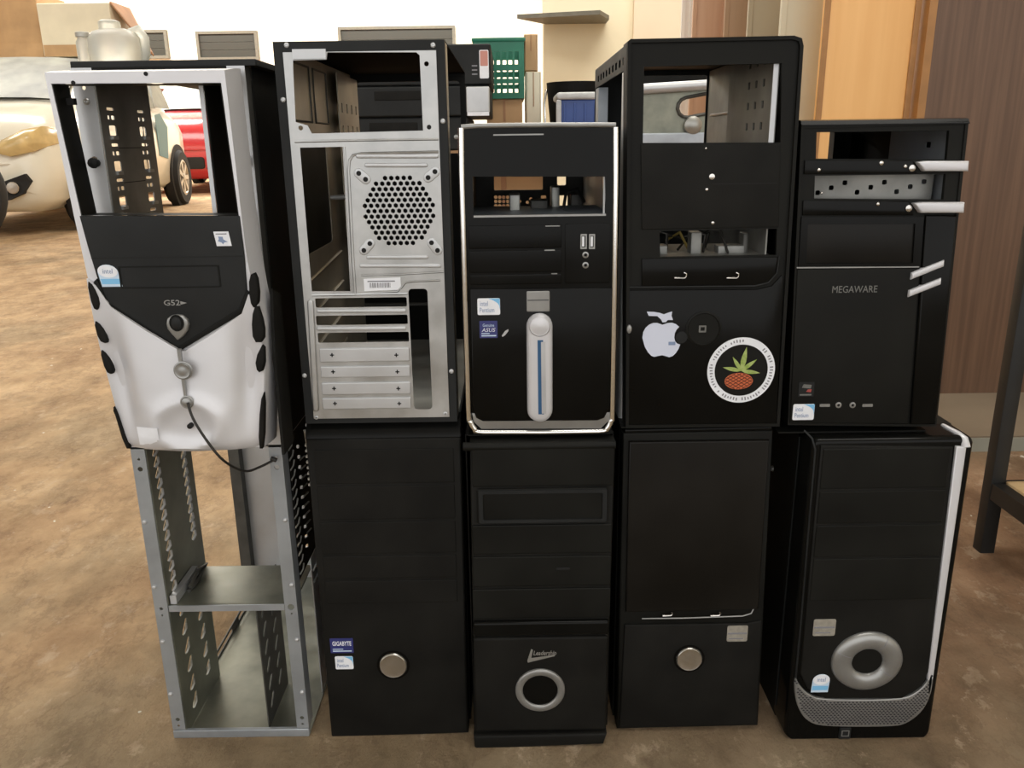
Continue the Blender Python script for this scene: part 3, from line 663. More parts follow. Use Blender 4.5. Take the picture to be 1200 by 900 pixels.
slots = [(370, 348.5, 477, 359.5), (371, 369, 478, 380), (373, 389, 479.5, 400.5)]
holes += [RP(*s_, 0, .0015) for s_ in slots]
holes.append(RP(482, 338, 504, 479, 0, .004))
holes += [circ(*c.P(px, py), .0024, 10) for px, py in ((372, 62), (500, 75), (503, 149), (353, 150))]
pan = [(xl+.0095, .006), (xr-.0085, .006), (xr-.0085, HH-.0100), (xl+.0095, HH-.0100)]
obj('rear_panel', B().plate(pan, holes, -.002, -.0008), 'galv', c.o, 0)
def bead(path, r=.0016, m='galv'):
    obj('stamped_rib', B().tube([(x, -.0018, z) for x, z in c.poly(path)], r, 6), m, c.o, 60)
bead([(417, 345), (414, 300), (409, 200), (410, 188), (414, 182), (424, 180), (514, 178)])
bead([(404, 172), (408, 240), (413, 343)], .0012); bead([(346, 166), (410, 164.5), (514, 163)], .0014)
for a, b, y in ((420, 512, 183), (430, 499, 193.5), (432, 500, 301), (424, 515, 311)):
    obj('stamped_rib', B().slab(capsule(*c.P(a, y), *c.P(b, y), .0022), -.0040, -.0018, .0014), 'galv_white', c.o, 60)
bead([(424, 322), (470, 321), (520, 318)], .0013); bead([(419, 343), (466, 341), (471, 336), (475, 331), (482, 329.5), (516, 328)], .0013)
bead([(366, 345.5), (420, 344.5), (478, 343.5)], .0014)
for (ax_, ay_), (bx_, by_) in (((421, 203), (429, 210)), ((510, 201), (502, 208)), ((434, 285), (427, 293)), ((506, 284), (513, 293))):
    e = obj('screw_slot', B().slab(capsule(*c.P(ax_, ay_), *c.P(bx_, by_), .0052), -.0032, -.0018, .001), 'galv_white', c.o, 60)
    for px, py in ((ax_, ay_), (bx_, by_)):
        obj('screw_hole', B().lathe([(.0026, -.0030), (.0026, -.0036)], *c.P(px, py), 10), 'dark_hole', e, 0)
x0, z0, x1, z1 = c.R(427, 326, 470, 340.5)
st = c.plate('label', 'white_paper', [(x0, z0), (x1, z0+.0012), (x1, z1+.0012), (x0, z1)], (), -.0026, -.0020, label='white barcode label')
mb = B(); random.seed(3); x = x0+.006
while x < x1-.011:
    wv = random.choice((.0005, .0008, .0012)); mb.box(x, x+wv, -.0028, -.0026, z0+.0035, z1-.0045); x += wv+random.choice((.0006, .0009))
obj('barcode', mb, 'ink_grey', st, 0)
obj('fine_print', B().box(x0+.004, x1-.006, -.0028, -.0026, z1-.0035, z1-.0022), 'ink_grey', st, 0)
for (y0, y1) in ((407, 423), (428, 441), (447, 461), (465, 478)):
    l_ = 372+(y0-400)*.06
    s_ = c.slab('slot_cover', 'galv_white', RP(l_+3, y0, 480+(y0-400)*.03, y1, 0, .0012), -.0042, -.0018, .0010)
    for px in (390+(y0-407)*.06, 465+(y0-407)*.06):
        x, z = c.P(px, (y0+y1)/2)
        obj('cross_hole', B().box(x-.0022, x+.0022, -.0046, -.0041, z-.0006, z+.0006).box(x-.0006, x+.0006, -.0046, -.0041, z-.0022, z+.0022), 'dark_hole', s_, 0)
for y in (364, 384.5): obj('slot_bar', B().slab(capsule(*c.P(374, y), *c.P(474, y-.5), .0022), -.0042, -.0018, .0014), 'galv_white', c.o, 60)
obj('slot_bracket', B().slab(capsule(*c.P(364.5, 354), *c.P(371, 478), .0034), -.0048, -.0018, .0016), 'galv', c.o, 60)
for px, py in ((336, 53), (507.5, 53), (371, 489), (522, 484.5), (519, 142), (332, 117), (529, 435), (357, 440)): c.screw(px, py, -.001)
obj('psu_tab', B().box(*[c.P(344, 66)[0], c.P(383, 66)[0]], -.0045, -.0020, c.P(360, 69.5)[1], c.P(360, 58)[1]), 'galv_white', c.o, 0)
# interior
th = [rrect(.06, .18, .20, .30, .008, 3)]+[rrect(.30+.03*i, .06+.03*k, .312+.03*i, .068+.03*k, .002, 1) for i in range(2) for k in range(8)]
obj('motherboard_tray', B().plate([(.010, .002), (D, .002), (D, HH-.002), (.010, HH-.002)], th, xl+.0015, xl+.003, 'x'), 'tray_tan', c.o, 0)
for a in ((.04, .325, .13, .385), (.15, .325, .22, .385)):
    obj('stamped_rib', B().tube([(xl+.0035, a[0], a[1]), (xl+.0035, a[2], a[1]), (xl+.0035, a[2], a[3]), (xl+.0035, a[0], a[3])], .0015, 5, True), 'cage_grey', c.o, 60)
for z in (.03, .07, .11, .15): obj('stamped_rib', B().tube([(xl+.004, .03, z), (xl+.004, .24, z+.012)], .002, 5), 'tray_tan', c.o, 60)
hs = [rrect(.26+.035*i, .20+.028*k, .270+.035*i, .212+.028*k, .001, 1) for i in range(4) for k in range(6)]
obj('drive_cage_plate', B().plate([(.245, .18), (D-.01, .18), (D-.01, HH-.01), (.245, HH-.01)], hs, xl+.012, xl+.0135, 'x'), 'tray_tan', c.o, 0)
obj('top_panel', B().box(xl, xr, .010, D, HH-.0015, HH), 'black_matte', c.o, 0)
obj('bottom_panel', B().box(xl, xr, .010, D, .0, .0015), 'galv_dull', c.o, 0)
obj('side_flange', B().box(xr-.0015, xr, .010, .034, .0015, HH-.0015), 'tray_tan', c.o, 0)
obj('side_panel', B().box(xl, xl+.0014, .010, D, .0015, HH-.0015), 'black', c.o, 0)
obj('front_frame', B().plate([(xl+.003, .0016), (xr, .0016), (xr, HH-.0016), (xl+.003, HH-.0016)], [rrect(xl+.012, .285, xr-.008, HH-.012, .004, 2)], D-.0015, D), 'black', c.o, 0)
obj('cross_rod', B().tube([(xl+.004, .20, .235), (xl+.04, .20, .236)], .003, 8), 'galv_white', c.o, 60)
for z in (.075, .10): obj('inner_rail', B().box(xl+.02, xr-.02, .30, .31, z, z+.003), 'cage_grey', c.o, 0)

# ---- column 3, below
c = Case('computer_case', 'black tower with round grey ring and white script logo, on the floor in the middle', 0.0295, -0.018, 0)
xl, xr, D = -0.085, 0.087, 0.42
c.shell(xl+.001, xr-.001, .03, D, H3, 'black', z0=.004)
obj('bezel', B().slab(c.poly([(556, 862), (711, 858), (722, 520), (550, 521)]), .004, .03, .004), 'black_satin', c.o, 40)
obj('top_edge', B().tube([(xl, .006, H3-.006), (xr-.002, .006, H3-.006)], .005, 10), 'black', c.o, 60)
for r in ((553, 526, 720, 571), (553.5, 616, 717, 650), (554, 653, 716, 688), (554, 691, 715.5, 726)): c.slab('bay_cover', 'black', c.rr(*r, 0, .002), .0020, .006, .0012)
fb = c.slab('floppy_bay', 'black', c.rr(559, 573, 712, 613, 0, .002), .0005, .006, .0015)
c.plate('bay_surround', 'charcoal', c.rr(561, 574, 711, 612, 0, .002), [c.rr(566, 578, 706, 608.5, 0, .002)], -.0012, .001, fb)
c.slab('floppy_slot', 'dark_hole', c.rr(652, 666, 668, 669, 0, .0005), .0012, .003, .0004)
c.slab('ledge', 'black_gloss', c.rr(554.5, 728, 713.5, 744, 0, .003), -.0025, .006, .003)
lp = c.slab('lower_panel', 'black_satin', c.rr(556, 747, 711.5, 857, 0, .004), .0, .006, .003)
ft = c.slab('foot', 'black_satin', c.poly([(557, 876), (707, 870), (711, 858), (555, 861)]), -.004, .06, .003)
x, z = c.P(633, 808); ro, ri = c.len(633, 808, 29), c.len(633, 808, 20.5)
rg = obj('power_ring', B().lathe([(ro, .0), (ro, -.002), (ro*.96, -.0032), (ri*1.05, -.0032), (ri, -.002), (ri, 0)], x, z, 48, kb=.99, closed=True), 'silver_dim', c.o, 50)
obj('power_button', B().lathe([(ri*.97, .0), (ri*.97, -.0012), (ri*.8, -.002), (.0004, -.0012)], x, z, 40), 'black_gloss', c.o, 50)
lg = c.plate('logo_swoosh', 'galv', c.poly([(622.5, 760.5), (624.5, 761.5), (622.5, 771), (650, 767.5), (650, 768.6), (622, 775.5), (618.5, 776.3), (618, 774)]), (), -.0004, .0, label='white tick-shaped logo')
x0, z0, x1, z1 = c.R(625, 762.5, 652, 769.5); text('lettering', 'Leadership', 'galv', lg, x0, z0, x1, z1, 0, shear=.25, bold=.01)

# ---- column 3, above
c = Case('computer_case', 'glossy black case with chrome outline, silver slider and USB ports, third in top row', 0.030, 0.0, H3)
HH = c.P(630, 144)[1]; D = 0.38
xl, xr = c.P(541, 300)[0], c.P(721, 300)[0]
rh = [c.rr(579, 203, 636, 222.5, D, .002), c.rr(653, 200, 663, 217, D, .002), c.rr(634, 229, 640, 243, D, .001), c.rr(654, 229, 665, 243, D, .001)]
rh += [circ(*c.P(581+4.6*i, 231+5*k, D), .0026, 8) for i in range(6) for k in range(3)]+[circ(*c.P(px, py, D), .0024, 8) for px, py in ((609, 236), (618, 237), (622, 233))]
obj('rear_panel', B().plate(rrect(xl+.0015, .0015, xr-.0015, HH-.006, .001, 1), rh, D-.0015, D), 'cage_grey', c.o, 0)
obj('side_panel', B().box(xl+.001, xl+.0025, .025, D, .0015, HH-.006), 'black', c.o, 0)
obj('side_panel', B().box(xr-.0025, xr-.001, .025, D, .0015, HH-.006), 'galv_blue', c.o, 0)
obj('top_panel', B().box(xl+.001, xr-.001, .025, D, HH-.006, HH-.0045), 'black', c.o, 0)
obj('bottom_panel', B().box(xl+.001, xr-.001, .006, D, .0, .0015), 'black', c.o, 0)
win = c.poly([(554, 207), (709, 207), (710, 251.5), (555, 253)])
face = c.poly([(541, 149), (720, 147), (716.5, 490), (705, 503), (562, 503), (549, 490)])
obj('bezel', B().plate(face, [win], 0, .004), 'black_gloss', c.o, 0)
obj('bezel_side', B().plate(inset(face, -.0015), [inset(face, .0012)], .001, .025), 'black', c.o, 0)
zsh = c.P(630, 252.5)[1]
sp = obj('drive_tray', B().box(xl+.006, xr-.006, .006, .15, zsh-.004, zsh-.001), 'galv_blue', c.o, 0)
obj('window_sill', B().box(c.P(555, 252)[0], c.P(710, 252)[0], -.001, .006, zsh-.0012, zsh+.0008), 'silver_dim', c.o, 0)
obj('window_jamb', B().box(c.P(707.5, 230)[0], c.P(709.5, 230)[0], .004, .012, zsh, c.P(630, 208)[1]), 'galv', c.o, 0)
for i, (x, w, h) in enumerate(((-.03, .012, .016), (-.005, .02, .008), (.02, .01, .022), (.045, .014, .012))):
    obj('drive_bracket', B().slab(rrect(x, .09+.02*i, x+w, .13+.015*i, .002, 2), zsh+h, zsh-.001, .001, 'z'), ('galv_dull', 'cage_grey')[i % 2], sp, 40)
obj('loose_cable', B().tube([(.03, .06, zsh+.002), (.035, .09, zsh+.018), (.05, .12, zsh+.02), (.06, .14, zsh+.004)], .002, 6), 'cable', sp, 60)
# chrome outline
path = c.poly([(540.5, 150), (541, 200), (545, 350), (549, 480), (551, 493), (556, 502), (566, 506.5), (640, 506.5), (702, 505.5), (712, 501), (716.5, 491), (717.5, 478), (720, 330), (721.5, 200), (721.5, 149)])
P_ = [Vector((x, -.0005, z)) for x, z in path]; sp_ = []
for i in range(len(P_)-1):
    a0, a1, a2, a3 = [P_[max(0, min(len(P_)-1, j))] for j in (i-1, i, i+1, i+2)]
    for k in range(5):
        t = k/5; sp_.append(.5*((2*a1)+(a2-a0)*t+(2*a0-5*a1+4*a2-a3)*t*t+(3*a1-a0-3*a2+a3)*t**3) if (a2-a1).length < .03 else a1+(a2-a1)*t)
sp_.append(P_[-1])
obj('chrome_trim', B().tube(sp_, .0033, 10), 'chrome', c.o, 70)
obj('top_trim', B().tube([(x, -.0005, z) for x, z in c.poly([(540.5, 149), (560, 147.5), (640, 146.5), (721.5, 146.5)])], .0026, 10), 'silver_dim', c.o, 70)
c.slab('lower_band', 'silver_dim', c.poly([(553, 484), (716, 483), (714, 492), (704, 502), (564, 502.5), (555, 494)]), -.0012, .002, .001)
c.slab('lower_face', 'black_gloss', c.poly([(551, 338), (717, 337), (714.5, 476), (708, 489), (700, 492), (566, 493), (558, 489), (554, 478)]), -.003, .002, .0015)
c.slab('port_panel', 'black_gloss', c.rr(662, 262, 715, 332, 0, .002), -.0008, .001, .0006)
for r in ((549, 264, 658, 291), (550, 293.5, 658, 319), (551, 321.5, 658, 333)): c.slab('bay_cover', 'black_gloss', c.rr(*r, 0, .0012), -.0008, .001, .0006)
for r in ((578, 157, 637, 158.6), (639, 264.2, 656, 265.2), (638, 292.4, 650, 293.6), (646, 320, 653, 321)): c.plate('highlight_lip', 'silver_dim', c.rr(*r, 0, .0002), (), -.0016, -.0002)
for a, b in ((680, 687.5), (690, 697)):
    u = c.plate('usb_port', 'silver_dim', c.rr(a, 274, b, 291.5, 0, .0006), [c.rr(a+1.4, 276, b-1.4, 289.5, 0, .0004)], -.0024, -.0006)
    obj('contact_tongue', B().box(*[c.P(a+2.0, 282)[0], c.P(a+4.6, 282)[0]], -.0022, -.0008, c.P(a, 288.5)[1], c.P(a, 277)[1]), 'white_paper', u, 0)
for y in (298.5, 310.5):
    x, z = c.P(686, y); obj('audio_jack', B().lathe([(.0034, -.0006), (.0034, -.0020), (.0018, -.0024), (.0018, -.0006)], x, z, 16, closed=True), 'silver_dim', c.o, 50)
sticker_wave(c, 559.5, 349.5, 586, 369, -.003); sticker_navy(c, 562, 376, 583, 396, -.003, 'ASUS', 'Genuine')
lb = c.slab('badge_plate', 'silver_dim', c.rr(617, 340.5, 644, 364.5, 0, .0012), -.0038, -.0028, .0006)
obj('seam', B().box(c.P(618, 350)[0], c.P(643, 350)[0], -.0041, -.0037, c.P(630, 351.5)[1], c.P(630, 350.5)[1]), 'ink', lb, 0)
a, b = c.P(632, 381), c.P(632.5, 478.5); rs = c.len(632, 430, 15)
sl = c.slab('slider', 'silver', capsule(*a, *b, rs, 12), -.0105, -.0028, .006)
obj('slider_groove', B().plate(c.poly([(629.5, 396), (636, 396), (637, 482), (630.5, 482)]), (), -.0109, -.0100), 'slider_blue', sl, 0)
obj('groove_light', B().plate(c.poly([(633.5, 398), (638.5, 398), (639.5, 481), (634.5, 481)]), (), -.0112, -.0102), 'galv_white', sl, 0)
x, z = c.P(632, 379.5); r_ = c.len(632, 380, 12.5)
obj('power_button', B().lathe([(r_, -.010), (r_, -.0118), (r_*.9, -.0128), (r_*.86, -.0122), (r_*.4, -.0134), (.0004, -.0138)], x, z, 36), 'silver', c.o, 50)
c.plate('scratch', 'galv_white', c.poly([(588, 392.5), (592, 387), (595.5, 385), (596, 387), (592, 392), (589, 394)]), (), -.0033, -.003)

# ---- column 4, below
c = Case('computer_case', 'flat black tower with brushed round button and silver foil sticker, fourth on the floor', 0.2125, 0.005, 0)
xl, xr, D = -0.0875, 0.0875, 0.42
c.shell(xl, xr, .03, D, H4, 'black')
obj('bezel', B().slab(c.poly([(723, 856), (889, 852), (907, 505), (730.5, 508)]), 0.002, .03, .003), 'black', c.o, 40)
dr = c.slab('front_door', 'black_door', c.poly([(733, 716), (888, 713), (901, 515), (737, 517)]), -.003, .004, .002)
c.slab('lower_panel', 'black_satin', c.poly([(725.5, 853), (887, 849), (892.5, 727), (875, 730), (732, 732)]), -.001, .004, .002)
obj('door_lip', B().tube([(x, -.0015, z) for x, z in c.poly([(752, 724), (800, 723.5), (870, 721), (880, 718), (883, 712)])], .0009, 6), 'silver_dim', c.o, 60)
for px in (782, 838): obj('catch_loop', B().tube([(x, -.003, z) for x, z in c.poly([(px-6, 720), (px+4, 719.5), (px+5.5, 718), (px+5, 716)])], .0011, 6), 'brushed', c.o, 60)
obj('top_edge', B().tube([(x, .006, z) for x, z in c.poly([(733, 506.5), (905, 503)])], .004, 8), 'black_gloss', c.o, 60)
c.button(807.5, 771.5, 16, -.001, 'brushed'); sticker_metal(c, 852, 733, 876, 751.5, -.001)

# ---- column 4, above
c = Case('computer_case', 'tall black case with white apple sticker and round pineapple sticker, open window on top', 0.2095, 0.0, H4)
HH = c.P(838, 46)[1]; D = 0.36
xl, xr = c.P(734, 300)[0], c.P(922, 300)[0]
win = c.poly([(755, 78), (917, 74), (915, 167), (753.5, 167.5)])
low = c.poly([(773, 271), (911, 268), (910, 299), (774, 301.5)])
face = c.poly([(735, 49), (739, 46), (930, 42), (939, 45), (941, 54), (934, 160), (924, 320), (913, 499), (733, 501)])
obj('bezel', B().plate(face, [win, low], 0.001, .006), 'black', c.o, 0)
obj('bezel_side', B().plate(face, [inset(face, .0035)], -.0022, .028), 'black', c.o, 30)
c.slab('drive_door', 'black_satin', c.poly([(751, 169), (914, 169), (912.5, 266), (752, 269)]), -.0008, .002, .0008)
c.plate('bay_seam', 'dark_hole', c.rr(835, 214.6, 910, 215.6, 0, .0002), (), -.0010, -.0006)
sl_ = c.slab('mid_strip', 'black_gloss', c.poly([(752, 303), (911, 301), (908, 322), (898, 332), (884, 334.5), (752, 335.5)]), -.0014, .002, .001)
obj('strip_edge', B().tube([(x, -.0014, z) for x, z in c.poly([(735, 336.5), (884, 335), (900, 331), (910, 320), (913, 300)])], .0009, 6), 'charcoal', c.o, 60)
c.slab('lower_panel', 'black_gloss', c.poly([(736, 340), (886, 339), (904, 335), (916, 322), (918, 330), (910, 496), (736, 498)]), -.0012, .002, .001)
for px in (797, 858): obj('catch_loop', B().tube([(x, -.0018, z) for x, z in c.poly([(px-7, 325.5), (px+5, 325.5), (px+7, 323.5), (px+7, 320.5), (px+4, 319)])], .0009, 6), 'brushed', c.o, 60)
for px, py, r in ((827, 174, .0012), (834, 207, .003), (828, 222, .0015), (835, 261, .0016)):
    x, z = c.P(px, py); obj('door_screw', B().lathe([(r, -.0006), (r, -.0016), (r*.5, -.002)], x, z, 10), 'brushed', c.o, 60)
# frame inside
obj('top_panel', B().slab(rrect(xl, .006, xr, D, .002), HH+.001, HH-.0012, .0008, 'z'), 'black', c.o)
hs = [rrect(.05+.032*k, HH-.018, .066+.032*k, HH-.010, .002, 2) for k in range(9)]
obj('top_rail', B().plate([(.029, HH-.024), (D, HH-.024), (D, HH-.0013), (.029, HH-.0013)], hs, xl, xl+.0015, 'x'), 'black', c.o, 0)
obj('front_post', B().slab(rrect(xl+.0002, .034, xl+.013, .072, .004, 3), HH-.025, .002, .001, 'z'), 'galv_white', c.o)
obj('rear_post', B().box(xl+.001, xl+.014, D-.04, D-.0016, .002, HH-.025), 'galv_blue', c.o, 0)
xq = c.P(909, 120, .008)[0]
hs = [rrect(.05+.028*i, .30+.022*k, .058+.028*i, .308+.022*k, .001, 1) for i in range(3) for k in range(5)]
obj('side_panel', B().box(xr-.0015, xr, .028, D, .0015, HH-.0013), 'black', c.o, 0)
cp = obj('drive_cage_plate', B().plate([(.008, .12), (.20, .12), (.20, HH-.003), (.008, HH-.003)], hs, xq, xq+.0015, 'x'), 'cage_mid', c.o, 0)
obj('cage_edge', B().box(xq-.005, xq, .0062, .0079, .27, HH-.020), 'galv_white', cp, 0)
obj('inner_wall', B().box(xr-.010, xr-.0085, .201, D-.0016, .12, HH-.003), 'cage_mid', c.o, 0)
obj('wall_rib', B().tube([(xr-.0115, .215, .345), (xr-.0115, .33, .345)], .0018, 6), 'galv_white', c.o, 60)
obj('bottom_panel', B().box(xl, xr, .006, D, 0, .0015), 'black', c.o, 0)
q_ = c.R(748, 66, 827, 172, D); rz = [rrect(max(q_[0], xl+.003), q_[1], q_[2], HH-.008, .003)]
obj('rear_panel', B().plate(rrect(xl, .0016, xr-.0016, HH-.0013, .001, 1), rz, D-.0015, D), 'charcoal', c.o, 0)
obj('rear_tab', B().box(c.P(797, 80, D)[0], c.P(827, 80, D)[0], D-.004, D-.0016, c.P(810, 84, D)[1], HH-.0014), 'black', c.o, 0)
# bits in the lower opening
zf = c.P(840, 300)[1]
bt = obj('drive_floor', B().box(xl+.004, xr-.013, .008, .12, zf-.003, zf-.0012), 'cage_mid', c.o, 0)
random.seed(11)
for k in range(9):
    x = xl+.03+.012*k; y = .02+.06*random.random(); m = random.choice(('cable', 'cable', 'cable_grey', 'cable_yellow'))
    obj('loose_cable', B().tube([(x, y, zf), (x+random.uniform(-.02, .02), y+.02, zf+random.uniform(.008, .024)), (x+random.uniform(-.03, .03), y+.04, zf+random.uniform(.002, .02))], .0016, 5), m, bt, 60)
for x, w, h, m in ((-.055, .018, .008, 'cage_mid'), (-.012, .012, .022, 'cage_mid'), (.018, .030, .007, 'cage_mid'), (.045, .006, .020, 'cage_grey')): obj('metal_scrap', B().slab(rrect(x, .03, x+w, .05, .002, 2), zf+h, zf-.0012, .001, 'z'), m, bt, 40)
# blanked power button
x, z = c.P(824, 385); r_ = c.len(824, 385, 21)
obj('power_button', B().lathe([(r_, -.0012), (r_, -.0022), (r_*.9, -.0030), (r_*.86, -.0018), (.0005, -.0018)], x, z, 36), 'black', c.o, 50)
c.plate('button_mark', 'grey_text', c.rr(818.5, 381, 827, 389, 0, .0005), [c.rr(820.5, 382.8, 825.4, 387.2, 0, .0003)], -.0023, -.0018)
x, z = c.P(798, 395); obj('reset_button', B().lathe([(.0068, -.0012), (.0064, -.0026), (.0005, -.003)], x, z, 24), 'charcoal', c.o, 50)
x, z = c.P(737, 385); obj('side_stud', B().lathe([(.0028, -.0022), (.0024, -.004), (.0005, -.0045)], x, z, 14, kb=1.8), 'silver_dim', c.o, 50)
# apple sticker
k_ = 9.6
ap = [(735+a/k_, 355+b/k_) for a, b in ((168, 390), (178, 325), (205, 275), (245, 240), (290, 222), (335, 222), (395, 242), (455, 222), (500, 219), (545, 235), (582, 265), (553, 295), (533, 335), (526, 385), (535, 425), (558, 452), (592, 465), (575, 510), (545, 558), (510, 592), (470, 606), (430, 594), (390, 584), (345, 592), (300, 602), (268, 590), (230, 550), (196, 490))]
st = c.plate('apple_sticker', 'apple_white', c.poly(ap), (), -.0018, -.0012, label='white bitten-apple sticker')
ap = [(735+a/k_, 355+b/k_) for a, b in ((218, 95), (300, 98), (360, 108), (410, 125), (455, 108), (502, 93), (495, 140), (512, 188), (455, 188), (430, 212), (395, 215), (375, 180), (335, 145), (240, 142))]
obj('leaf_piece', B().plate(c.poly(ap), (), -.0018, -.0012), 'apple_white', st, 0)
obj('fine_print', B().plate(c.rr(783, 400, 791, 404, 0, .0003), (), -.0021, -.0018), 'ink_blue', st, 0)
# pineapple sticker
x, z = c.P(868, 433.5); ro = c.len(868, 433, 39.5); ri = c.len(868, 433, 31)
st = obj('round_sticker', B().lathe([(ro, -.0012), (ro, -.0018), (.0005, -.0018)], x, z, 56), 'white_paper', c.o, 40, label='round white-rimmed sticker with a leaf-crowned pineapple')
obj('dark_disc', B().lathe([(ri, -.0018), (ri, -.0020), (.0005, -.0020)], x, z, 56), 'black', st, 40)
for tx, ty in ((874.5, 406), (858, 417.5), (886.5, 420.5), (846.5, 430), (890, 436.5)):
    a, b = Vector(c.P(868, 434)), Vector(c.P(tx, ty)); d = b-a; nrm = Vector((-d.y, d.x)).normalized()*d.length*.11
    p = [a]+[a+d*t+nrm*math.sin(PI*t**.8) for t in (.2, .4, .6, .8)]+[b]+[a+d*t-nrm*math.sin(PI*t**.8) for t in (.8, .6, .4, .2)]
    obj('leaf_print', B().plate([tuple(q) for q in p], (), -.0023, -.0020), 'leaf', st, 0)
ex, ez = c.P(865, 446); rx, rz_ = c.len(865, 446, 16.5), c.len(865, 446, 10)
obj('fruit_print', B().plate(circ(ex, ez, rx, 28, rz_), (), -.0023, -.0020), 'orange_print', st, 0)
mb = B()
for k in range(-4, 5):
    for s_ in (-1, 1):
        o_ = k*.0062; pts = []
        for q in range(41):
            u = -1+q/20*1.0; xx = o_+u*rx*1.1; zz = s_*u*rz_*1.1
            if (xx/rx)**2+(zz/rz_)**2 < .97: pts.append((ex+xx, -.0024, ez+zz))
        if len(pts) > 3: mb.tube([pts[0], pts[-1]], .0004, 4)
obj('fruit_lines', mb, 'orange_line', st, 0)
mb = B(); random.seed(5)
for k in range(64):
    t = 2*PI*k/64
    if random.random() < .18 or .9 < t < 1.5: continue
    rm = (ro+ri)/2+random.uniform(-.0004, .0004); a = Vector((math.cos(t), math.sin(t))); b = Vector((-a.y, a.x)); h = random.uniform(.0010, .0019)
    q = [a*(rm-h)-b*.0007, a*(rm-h)+b*.0007, a*(rm+h)+b*.0007, a*(rm+h)-b*.0007]
    mb.plate([(x+p.x, z+p.y) for p in q], (), -.0020, -.0018)
obj('rim_print', mb, 'ink_grey', st, 0)

# ---- column 5, below
c = Case('computer_case', 'black case with big silver ring and mesh U-shaped trim, right end on the floor', 0.424, -0.014, 0)
xl, xr, D = -0.088, 0.088, 0.42
c.shell(xl, xr, .045, D, H5, 'black')
out = c.poly([(932, 525), (940, 511), (948, 506), (1117, 516), (1128, 520), (1131, 532), (1088, 868), (922, 866), (917, 858)])
zt = H5
fo = rrect(xl-.002, .0, xr+.004, zt, .009, 5)
mb = B(); rings = []
for k in range(6):   # top corner rolls back over the lid
    t = k/5; rings.append(([(a_, b_ if b_ > .02 else max(0, o_)) for (a_, b_), (_x, o_) in zip(inset(fo, .006*(1-math.sin(t*PI/2))), fo)], .008*(1-math.cos(t*PI/2))))
rings.append((fo, .045))
for p, d in rings: mb.v += [(a, d, b) for a, b in p]
n = len(fo)
for j in range(len(rings)-1):
    for k in range(n): mb.f.append((j*n+k, j*n+(k+1) % n, (j+1)*n+(k+1) % n, (j+1)*n+k))
mb.f.append(tuple(range(n))); mb.f.append(tuple(6*n+k for k in range(n-1, -1, -1)))
obj('bezel', mb, 'black_gloss', c.o, 50)
fc = c.slab('face_panel', 'black_satin', c.poly([(961, 521), (1116, 523), (1087, 786), (1079, 803), (1056, 817), (966, 817), (946, 806), (937, 788)]), -.003, .002, .002)
for y0, y1 in ((524, 570.5), (573.5, 611), (613.5, 650), (652.5, 701)):
    a = (y0+y1)/2; l_ = 961-24*(a-521)/267+3; r_ = 1116-29*(a-523)/263-4
    c.slab('bay_cover', 'black', c.rr(l_, y0, r_, y1, 0, .001), -.0042, -.002, .001)
strip = c.poly([(1119, 522), (1131, 523), (1128, 545), (1092, 795), (1089, 812), (1085, 812), (1086, 790)])
obj('silver_strip', B().slab(strip, -.0035, .004, .0015), 'silver', c.o, 40)
obj('silver_shoulder', B().tube([(xr-.0065, -.001, zt-.0125), (xr-.007, .004, zt-.0045), (xr-.0105, .012, zt-.0012), (xr-.013, .040, zt-.0008)], [.0052, .0050, .0042, .003], 10), 'silver', c.o, 60)
U = c.poly([(931, 790), (935, 800), (946, 812), (962, 818), (1056, 818), (1074, 809), (1085, 798), (1089, 786), (1093, 789), (1090, 812), (1080, 832), (1062, 846), (1046, 850), (962, 850), (944, 843), (934, 828), (930, 808)])
def chaikin(p, n=2):
    for _ in range(n): p = [((a[0]*(1-t)+b[0]*t), (a[1]*(1-t)+b[1]*t)) for a, b in zip(p, p[1:]+p[:1]) for t in (.25, .75)]
    return p
U = chaikin(U)
um = obj('mesh_trim', B().slab(U, -.0035, .002, .0015), 'silver_dim', c.o, 40)
mb = B(); xsU = [p[0] for p in U]; zsU = [p[1] for p in U]
def inside(p, poly):
    r = False
    for i in range(len(poly)):
        a, b = poly[i-1], poly[i]
        if (a[1] > p[1]) != (b[1] > p[1]) and p[0] < (b[0]-a[0])*(p[1]-a[1])/(b[1]-a[1])+a[0]: r = not r
    return r
Ui = inset(U, .0028); Ui2 = inset(U, .0045); st_ = .0046; j = 0; zz = min(zsU)
while zz < max(zsU):
    xx = min(xsU)+(st_/2 if j % 2 else 0)
    while xx < max(xsU):
        if inside((xx, zz), Ui): mb.plate([(xx-.0017, zz), (xx, zz-.0012), (xx+.0017, zz), (xx, zz+.0012)], (), -.0038, -.003)
        xx += st_
    zz += .0026; j += 1
mo = obj('mesh_holes', mb, 'ink', um, 0); mo['kind'] = 'stuff'
obj('left_edge_line', B().tube([(x, y, z) for (x, z), y in zip(c.poly([(946, 508), (952, 514), (955, 526), (948, 610), (939, 720), (932, 795)]), (.010, .001, -.001, -.001, -.001, -.001))], .0012, 6), 'charcoal', c.o, 60)
obj('left_edge_line', B().tube([(xl-.0021, .040, zt-.012), (xl-.0021, .040, .02)], .0012, 6), 'charcoal', c.o, 60)
x, z = c.P(1015.5, 774, -.003); R_, r_ = c.len(1015, 774, 29.5), c.len(1015, 774, 12.2)
prof = [(R_+r_*math.cos(2*PI*k/16), -.003-.6*r_*math.sin(2*PI*k/16)) for k in range(16)]
rg = obj('power_ring', B().lathe(prof, x, z, 56, kb=.93, closed=True), 'silver_dim', c.o, 80)
